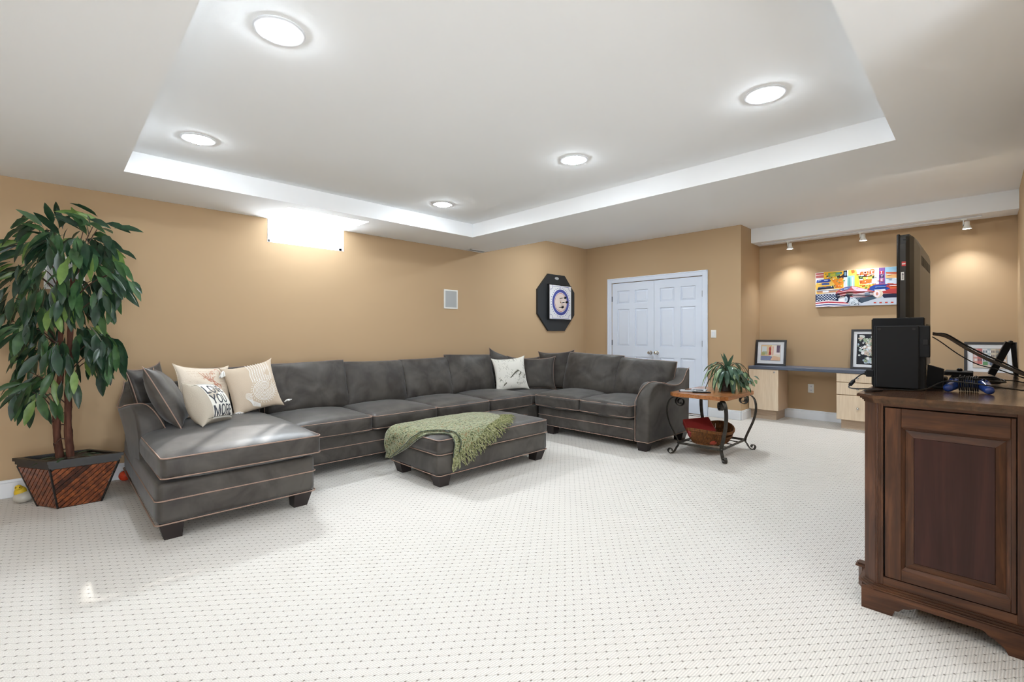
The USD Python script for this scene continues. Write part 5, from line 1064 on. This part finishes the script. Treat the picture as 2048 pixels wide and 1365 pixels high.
# ================================================================== television cabinet
KX0, KX1, KY0, KY1, KZ = 2.565, 4.64, -0.225, 0.378, 0.934
tc = thing('television_cabinet', 'dark cherry wood television cabinet with raised-panel end door and bracket feet', 'cabinet', ((KX0 + KX1) / 2, (KY0 + KY1) / 2, 0))
cant = .036
def plan(o, c=cant): return [(KX0 - o, KY0), (KX0 - o, KY1 - c), (KX0 + c, KY1 + o), (KX1 - c, KY1 + o), (KX1 + o, KY1 - c), (KX1 + o, KY0)]
def slab(o, z0, z1, c=cant): m = prism(plan(o, c), z1 - z0); m.apply_translation((0, 0, z0)); return m
obj('carcass', box(KX0 + .03, KX1 - .02, KY0 + .002, KY1 - .02, .112, .90), 'cherry', tc)
obj('corner_post', hull([(KX0, KY1 - cant - .004, z) for z in (.112, .905)] + [(KX0 + cant, KY1, z) for z in (.112, .905)] + [(KX0 + .06, KY1, z) for z in (.112, .905)] + [(KX0 + .06, KY1 - .06, z) for z in (.112, .905)] + [(KX0, KY1 - .06, z) for z in (.112, .905)]), 'cherry', tc)
obj('bead', tube([(KX0 - .001, KY1 - cant - .012, .115), (KX0 - .001, KY1 - cant - .012, .90)], .0035, 8), 'cherry', tc)
obj('end_stile', box(KX0, KX0 + .035, .309, KY1 - .058, .112, .905, .001), 'cherry', tc); obj('end_stile', box(KX0, KX0 + .035, KY0, -.086, .112, .905, .001), 'cherry', tc)
obj('end_rail', box(KX0, KX0 + .035, -.086, .309, .889, .905, .0005), 'cherry_rail', tc); obj('end_rail', box(KX0, KX0 + .035, -.086, .309, .112, .150, .0005), 'cherry_rail', tc)
obj('door_recess', box(KX0 + .026, KX0 + .031, -.086, .309, .15, .889), 'black_trim', tc)
dy0, dy1, dz0, dz1 = -.0835, .3035, .1535, .8835
d = obj('door', cat([box(KX0 + .018, KX0 + .026, dy0 + .02, dy1 - .02, dz0 + .02, dz1 - .02)]), 'cherry', tc)
s0, s1, rz0, rz1 = dy0 + .014, dy1 - .055, dz0 + .046, dz1 - .078
for a, b in ((s1, dy1), (dy0, s0)): obj('door_stile', box(KX0 - .001, KX0 + .020, a + .0006, b - .0006, dz0, dz1, .0012), 'cherry', d)
for a, b in ((dz0, rz0), (rz1, dz1)): obj('door_rail', box(KX0 - .001, KX0 + .020, s0, s1, a, b, .0012), 'cherry_rail', d)
def bevel_frame(y0, y1, z0, z1, w, xo, xi):      # four mitred sloping pieces
    O = [(y0, z0), (y1, z0), (y1, z1), (y0, z1)]; I = [(y0 + w, z0 + w), (y1 - w, z0 + w), (y1 - w, z1 - w), (y0 + w, z1 - w)]; out = []
    for k in range(4):
        a, b, c, e = O[k], O[(k + 1) % 4], I[(k + 1) % 4], I[k]
        out.append(hull([(xo, *a), (xo, *b), (xi, *c), (xi, *e)] + [(KX0 + .0205, *q) for q in (a, b, c, e)]))
    return out
for k, m in enumerate(bevel_frame(s0, s1, rz0, rz1, .012, KX0 + .001, KX0 + .011)): obj('inner_moulding', m, 'cherry_rail' if k % 2 == 0 else 'cherry', d)
for k, m in enumerate(bevel_frame(s0 + .013, s1 - .013, rz0 + .013, rz1 - .013, .027, KX0 + .012, KX0 + .004)): obj('raised_edge', m, 'cherry_rail' if k % 2 == 0 else 'cherry', d)
obj('raised_panel', box(KX0 + .0035, KX0 + .02, s0 + .041, s1 - .041, rz0 + .041, rz1 - .041, .0012), 'mahogany_panel', d, label='darker reddish veneer panel')
obj('front_panel', box(KX0 + .07, KX1 - .07, KY1 - .022, KY1 - .002, .115, .903, .002), 'cherry', tc)
# stepped top moulding and top
obj('top_moulding', cat([slab(.004, .900, .908), slab(.010, .908, .914), slab(.018, .914, .921)]), 'cherry_top', tc)
tp = slab(.030, .921, .9305); tp2 = slab(.027, .921, KZ); obj('cabinet_top', cat([tp, tp2]), 'cherry_top', tc)
# plinth with bracket feet
fp = Polygon([(KY0, 0), (-.062, 0), (-.055, .018), (-.03, .040), (-.012, .048), (.0, .060), (.012, .064), (.20, .064), (.212, .056), (.222, .050), (.240, .046), (.256, .028), (.268, .026), (.276, 0), (KY1 + .004, 0), (KY1 + .004, .092), (KY0, .092)])
m = prism(fp, .020); v = m.vertices; q = trimesh.Trimesh(np.c_[KX0 - .022 + v[:, 2], v[:, 0], v[:, 1]], m.faces, process=False)
if q.volume < 0: q.invert()
obj('end_bracket', q, 'cherry_rail', tc)
ff = Polygon([(KX0 + .03, 0), (KX0 + .22, 0), (KX0 + .26, .04), (KX0 + .32, .064), (KX1 - .3, .064), (KX1 - .24, .04), (KX1 - .2, 0), (KX1 + .02, 0), (KX1 + .02, .092), (KX0 + .03, .092)])
m = prism(ff, .020); v = m.vertices; q = trimesh.Trimesh(np.c_[v[:, 0] + .12 * (v[:, 0] < KX0 + .031), KY1 + .002 + v[:, 2], v[:, 1]], m.faces, process=False)
if q.volume < 0: q.invert()
obj('front_bracket', q, 'cherry_top', tc)
obj('corner_foot', hull([(x, y, z) for x, y in ((KX0 + .165, KY1 + .030), (KX0 + .20, KY1 + .048), (KX0 + .20, KY1), (KX0 + .165, KY1)) for z in (0, .10)]), 'cherry', tc)
obj('plinth_moulding', cat([slab(.022, .090, .098), slab(.015, .098, .106), slab(.007, .106, .114), box(KX0 + .16, KX0 + .21, KY1, KY1 + .054, .1, .108), box(KX0 + .165, KX0 + .205, KY1, KY1 + .046, .108, .116)]), 'cherry_rail', tc)

# ------------------------------------------------------------------ television, seen edge-on
VX0, VX1, VY0, VY1, VZ0, VZ1 = 3.10, 4.18, .256, .319, 1.005, 1.712
tv = thing('television', 'black flat-screen television seen edge-on standing on the wooden cabinet', 'television', ((VX0 + VX1) / 2, .28, KZ))
prof = [(VX0, VY1 - .012), (VX0, VY1 - .036), (VX0 + .012, VY1 - .050), (VX0 + .06, VY1 - .064), (VX0 + .2, VY1 - .076), (VX1 - .2, VY1 - .076), (VX1 - .06, VY1 - .064), (VX1 - .012, VY1 - .050), (VX1, VY1 - .036), (VX1, VY1 - .012)]
def tvlayer(o, z): return [(min(max(x, VX0 + o), VX1 - o), max(y, VY1 - .076 + o * 1.4) if y < VY1 - .03 else y, z) for x, y in prof]
obj('back_shell', hull(tvlayer(0, VZ0 + .01) + tvlayer(0, VZ1 - .05) + tvlayer(.006, VZ1 - .012) + tvlayer(.02, VZ1)), 'tv_back', tv)
obj('bezel', box(VX0 - .002, VX1 + .002, VY1 - .014, VY1, VZ0, VZ1 + .002, .003), 'tv_black', tv); obj('screen', box(VX0 + .025, VX1 - .025, VY1 - .001, VY1 + .0015, VZ0 + .035, VZ1 - .025), 'tv_screen', tv); obj('edge_trim', box(VX0 - .0035, VX0 - .001, VY1 - .006, VY1 - .001, VZ0 + .01, VZ1), 'tv_screen', tv)
for k in range(10): obj('vent_slot', box(VX0 + .30 + .055 * k, VX0 + .34 + .055 * k, VY1 - .0772, VY1 - .074, VZ1 - .13, VZ1 - .08), 'black_trim', tv)
obj('side_slot', box(VX0 - .0012, VX0 + .002, VY1 - .040, VY1 - .025, VZ1 - .030, VZ1 - .025), 'black_trim', tv)
obj('red_sticker', box(VX0 - .0012, VX0 + .002, VY1 - .0365, VY1 - .0205, 1.548, 1.572), 'sticker_red', tv); obj('sticker_stripe', box(VX0 - .0018, VX0, VY1 - .0355, VY1 - .0215, 1.557, 1.563), 'sticker_white', tv)
lb = obj('white_sticker', box(VX0 - .0012, VX0 + .002, VY1 - .030, VY1 - .0175, 1.477, 1.518), 'sticker_white', tv)
for k in range(6): obj('barcode_bar', box(VX0 - .0018, VX0 - .001, VY1 - .028, VY1 - .0215, 1.482 + .0055 * k, 1.4845 + .0055 * k), 'console_black', lb)
obj('stand_neck', box(3.50, 3.78, .27, .30, KZ + .02, VZ0 + .06, .006), 'tv_black', tv); obj('stand_base', box(3.36, 3.92, .13, .345, KZ, KZ + .022, .008), 'tv_screen', tv)
obj('connector_panel', box(3.70, 3.95, VY1 - .0785, VY1 - .074, 1.14, 1.26), 'black_trim', tv); obj('yellow_label', box(3.3, 3.36, VY1 - .0775, VY1 - .074, 1.13, 1.16), 'sticker_yellow', tv)
# games console standing on its side
gc = thing('game_console', 'black games console standing upright on its side on the wooden cabinet', 'game console', (2.945, .29, KZ))
obj('lower_shell', box(2.925, 2.985, .195, .388, KZ, 1.242, .003), 'console_black', gc); obj('upper_shell', cat([box(2.907, 2.927, .217, .378, KZ + .006, 1.240, .003), box(2.909, 2.927, .178, .218, 1.092, 1.239, .003)]), 'console_black', gc)
obj('face_screw', cat([xf(trimesh.creation.cylinder(.006, .002, sections=16), Ry(PI / 2), (2.9065, y, 1.225)) for y in (.236, .366)]), 'black_trim', gc); obj('port_cover', box(2.9055, 2.9085, .186, .202, 1.150, 1.175, .0008), 'black_trim', gc)
for z in (.985, 1.05): obj('controller_port', box(2.935, 2.975, .386, .3905, z, z + .035, .001), 'black_trim', gc)
pl_ = thing('media_box', 'flat black media box standing upright between the games console and the television', 'media box', (3.03, .30, KZ)); obj('box_shell', box(3.0, 3.05, .205, .405, KZ, 1.282, .003), 'console_black', pl_); obj('box_front', box(3.004, 3.046, .405, .409, KZ + .006, 1.276, .001), 'tv_screen', pl_)
# controller with its cable wound round it
gp = thing('game_controller', 'translucent blue game controller with its cable wound round it', 'game controller', (3.0, .055, KZ))
gx, gy, gz = 3.02, .052, KZ
def blob(spheres, ref=.004, it=10):
    m = m3.Manifold.batch_boolean([m3.Manifold.hull_points(np.vstack([np.array(c) + r * trimesh.creation.icosphere(2).vertices for c, r in pr])) for pr in spheres], m3.OpType.Add).refine_to_length(ref).to_mesh()
    t = trimesh.Trimesh(np.array(m.vert_properties[:, :3]), np.array(m.tri_verts), process=True); trimesh.smoothing.filter_taubin(t, iterations=it); return t
sp = []
for s_ in (-1, 1): sp += [[((gx - .005, gy + s_ * .050, gz + .030), .024), ((gx - .075, gy + s_ * .066, gz + .0185), .0185)], [((gx + .012, gy + s_ * .048, gz + .034), .026), ((gx, gy + s_ * .040, gz + .034), .022)]]
sp.append([((gx + .012, gy + .04, gz + .036), .018), ((gx + .012, gy - .04, gz + .036), .018)])
obj('shell', blob(sp), 'pad_blue', gp, smooth=True)
for s_ in (-1, 1): obj('thumb_stick', lathe([(.0001, .0), (.006, 0), (.006, .012), (.011, .015), (.011, .019), (.0001, .020)], 20, (gx - .02, gy + s_ * .024, gz + .046)), 'console_black', gp, smooth=40)
for a in range(4): obj('button', trimesh.creation.cylinder(.0042, .008, sections=14).apply_translation((gx + .01 + .011 * math.cos(a * PI / 2), gy - .05 + .011 * math.sin(a * PI / 2), gz + .058)), 'console_black', gp)
obj('direction_pad', cat([box(gx - .006, gx + .026, gy + .046, gy + .054, gz + .054, gz + .061, .001), box(gx + .006, gx + .014, gy + .034, gy + .066, gz + .054, gz + .061, .001)]), 'console_black', gp)
wr_ = []; rr = random.Random(2)
for k in range(9):
    yy = gy + .030 - k * .0075; wr_.append(smoothpath([(gx - .034 + rr.uniform(-.006, .004), yy, gz + .012 + .01 * (k % 2)), (gx - .026, yy + .002, gz + .056), (gx + .012, yy - .002, gz + .068 + rr.uniform(0, .006)), (gx + .044, yy, gz + .040), (gx + .03, yy + .001, gz + .008), (gx - .012, yy - .001, gz + .006)], 26, True))
obj('wound_cable', cat([tube(p, .0026, 6, True) for p in wr_]), 'cable_black', gp, smooth=True)
def cable(name, label, pts, r=.003, m='cable_black', n=70, extra=None):
    t = thing(name, label, 'cable', pts[0]); obj('cord', tube(smoothpath(pts, n), r, 8), m, t, smooth=True); return t
cb = cable('controller_cable', 'black controller cable looping over the front edge of the television cabinet', [(2.955, .425, 1.002), (2.93, .445, .992), (2.86, .462, .968), (2.80, .470, .945), (2.76, .458, .9395), (2.75, .425, .9385), (2.78, .395, .9385), (2.80, .35, .9385), (2.84, .29, .938), (2.86, .235, .9385), (2.90, .19, .946), (2.94, .15, .972), (2.935, .12, .984), (2.935, .06, .982), (2.93, .0, .976), (2.95, -.06, .966), (3.05, -.14, .950), (3.15, -.20, .940)], .0030, n=140)
obj('plug', cat([box(2.938, 2.972, .391, .424, .985, 1.020, .003), box(2.944, 2.966, .424, .430, .992, 1.012, .002)]), 'console_black', cb); obj('ferrite_bead', tube([(2.855, .461, .966), (2.815, .467, .951)], .0085, 12), 'console_black', cb)
cable('video_cable', 'upper black cable drooping from the television back', [(4.0, .232, 1.205), (4.0, .17, 1.20), (4.0, .085, 1.135), (4.0, .0, 1.078), (4.0, -.065, 1.040), (4.0, -.15, .985), (4.02, -.205, .945), (4.06, -.22, .9385)], .0045)
gcable = thing('ribbon_cable', 'flat grey ribbon of cables drooping from the television back', 'cable', (3.98, .232, 1.2))
rp = smoothpath([(3.98, .232, 1.198), (3.98, .17, 1.180), (3.98, .085, 1.112), (3.98, .0, 1.052), (3.98, -.065, 1.014), (3.98, -.15, .966), (4.0, -.205, .9415), (4.05, -.215, .938)], 60)
for k in range(3): obj('cord', tube(rp + [k * .004, 0, k * .0065], .0036, 7), 'cable_grey', gcable, smooth=True)
cable('power_cable', 'thin black power cable hanging lowest from the television back', [(3.95, .232, 1.185), (3.95, .19, 1.150), (3.95, .11, 1.075), (3.95, .03, 1.02), (3.95, -.05, .995), (3.95, -.12, .965), (3.96, -.19, .9385), (4.02, -.21, .9375)], .003)
co = thing('coiled_cable', 'loose coil of black cable lying behind the blue controller', 'cable', (3.55, .02, KZ)); P = []
for k in range(150): a = k * .27; rad = 1 - .15 * math.sin(k * .05); P.append((3.50 + .12 * rad * math.cos(a), .02 + .085 * rad * math.sin(a), KZ + .0045 + .0005 * k * .35 + .004 * math.sin(a * 2 + k * .02) + .004))
P += [(3.62, -.10, KZ + .02), (3.68, -.15, KZ + .008), (3.76, -.19, KZ + .005)]
obj('cord', tube(smoothpath(P, 420), .0032, 6), 'cable_black', co, smooth=True); obj('tie', tube([(3.39, .05, KZ + .018), (3.385, .03, KZ + .034), (3.39, .01, KZ + .018)], .0035, 6), 'sticker_yellow', co)
pa_ = thing('power_adapter', 'black power adapter block lying behind the games console', 'power adapter', (3.28, .17, KZ)); obj('adapter_body', box(3.22, 3.34, .135, .205, KZ, KZ + .045, .005), 'console_black', pa_); obj('adapter_cap', box(3.215, 3.222, .15, .19, KZ + .01, KZ + .035, .002), 'black_trim', pa_)
ro = thing('router', 'small black router box standing behind the games console', 'router', (3.16, .18, KZ)); obj('router_body', hull([(x, y, z) for x in (3.10, 3.14) for y, z in ((.145, KZ), (.205, KZ), (.20, KZ + .115), (.14, KZ + .095))]), 'console_black', ro); obj('router_foot', box(3.09, 3.15, .14, .21, KZ, KZ + .008, .002), 'console_black', ro)
ps = thing('power_strip', 'low black plug box further back on the wooden cabinet', 'plug box', (4.05, .10, KZ)); obj('strip_body', box(3.95, 4.15, .05, .18, KZ, KZ + .035, .004), 'console_black', ps); obj('strip_knob', xf(trimesh.creation.icosphere(2, .014), np.diag([1, 1, .8]), (4.05, .11, KZ + .043)), 'black_trim', ps, smooth=True)
sd = thing('tablet_stand', 'black folding A-shaped stand at the far right of the wooden cabinet', 'stand', (4.3, -.10, KZ))
def slab_between(p, q, w, t): p, q = np.array(p), np.array(q); d = (q - p) / np.linalg.norm(q - p); n = np.cross(d, [1, 0, 0]); n /= np.linalg.norm(n); return hull([c + s_ * n * t + e * np.array([w, 0, 0]) for c in (p, q) for s_ in (-1, 1) for e in (-1, 1)])
obj('front_leaf', slab_between((4.3, -.030, KZ + .010), (4.3, -.108, KZ + .215), .09, .017), 'console_black', sd); obj('rear_leaf', slab_between((4.3, -.138, KZ + .006), (4.3, -.124, KZ + .215), .09, .009), 'console_black', sd); obj('hinge', tube([(4.205, -.115, KZ + .218), (4.395, -.115, KZ + .218)], .009, 10), 'black_trim', sd)
pn = thing('pen', 'dark pen lying at the front corner of the television cabinet', 'pen', (2.72, .40, KZ)); obj('pen_barrel', tube([(2.66, .385, KZ + .006), (2.76, .335, KZ + .006)], .0055, 10), 'espresso_wood', pn, smooth=True); obj('pen_tip', tube([(2.76, .335, KZ + .006), (2.772, .329, KZ + .006)], .0045, 10, False, [1, .2]), 'chrome', pn)
fc = cable('floor_cable', 'thin dark cable end lying on the carpet in front of the closet doors', [(6.60, 3.30, .004), (6.66, 3.18, .004), (6.70, 3.08, .005), (6.72, 2.98, .004), (6.73, 2.94, .004)], .0035, n=30); obj('cable_tip', tube([(6.73, 2.94, .005), (6.733, 2.915, .005)], .005, 8), 'black_trim', fc)
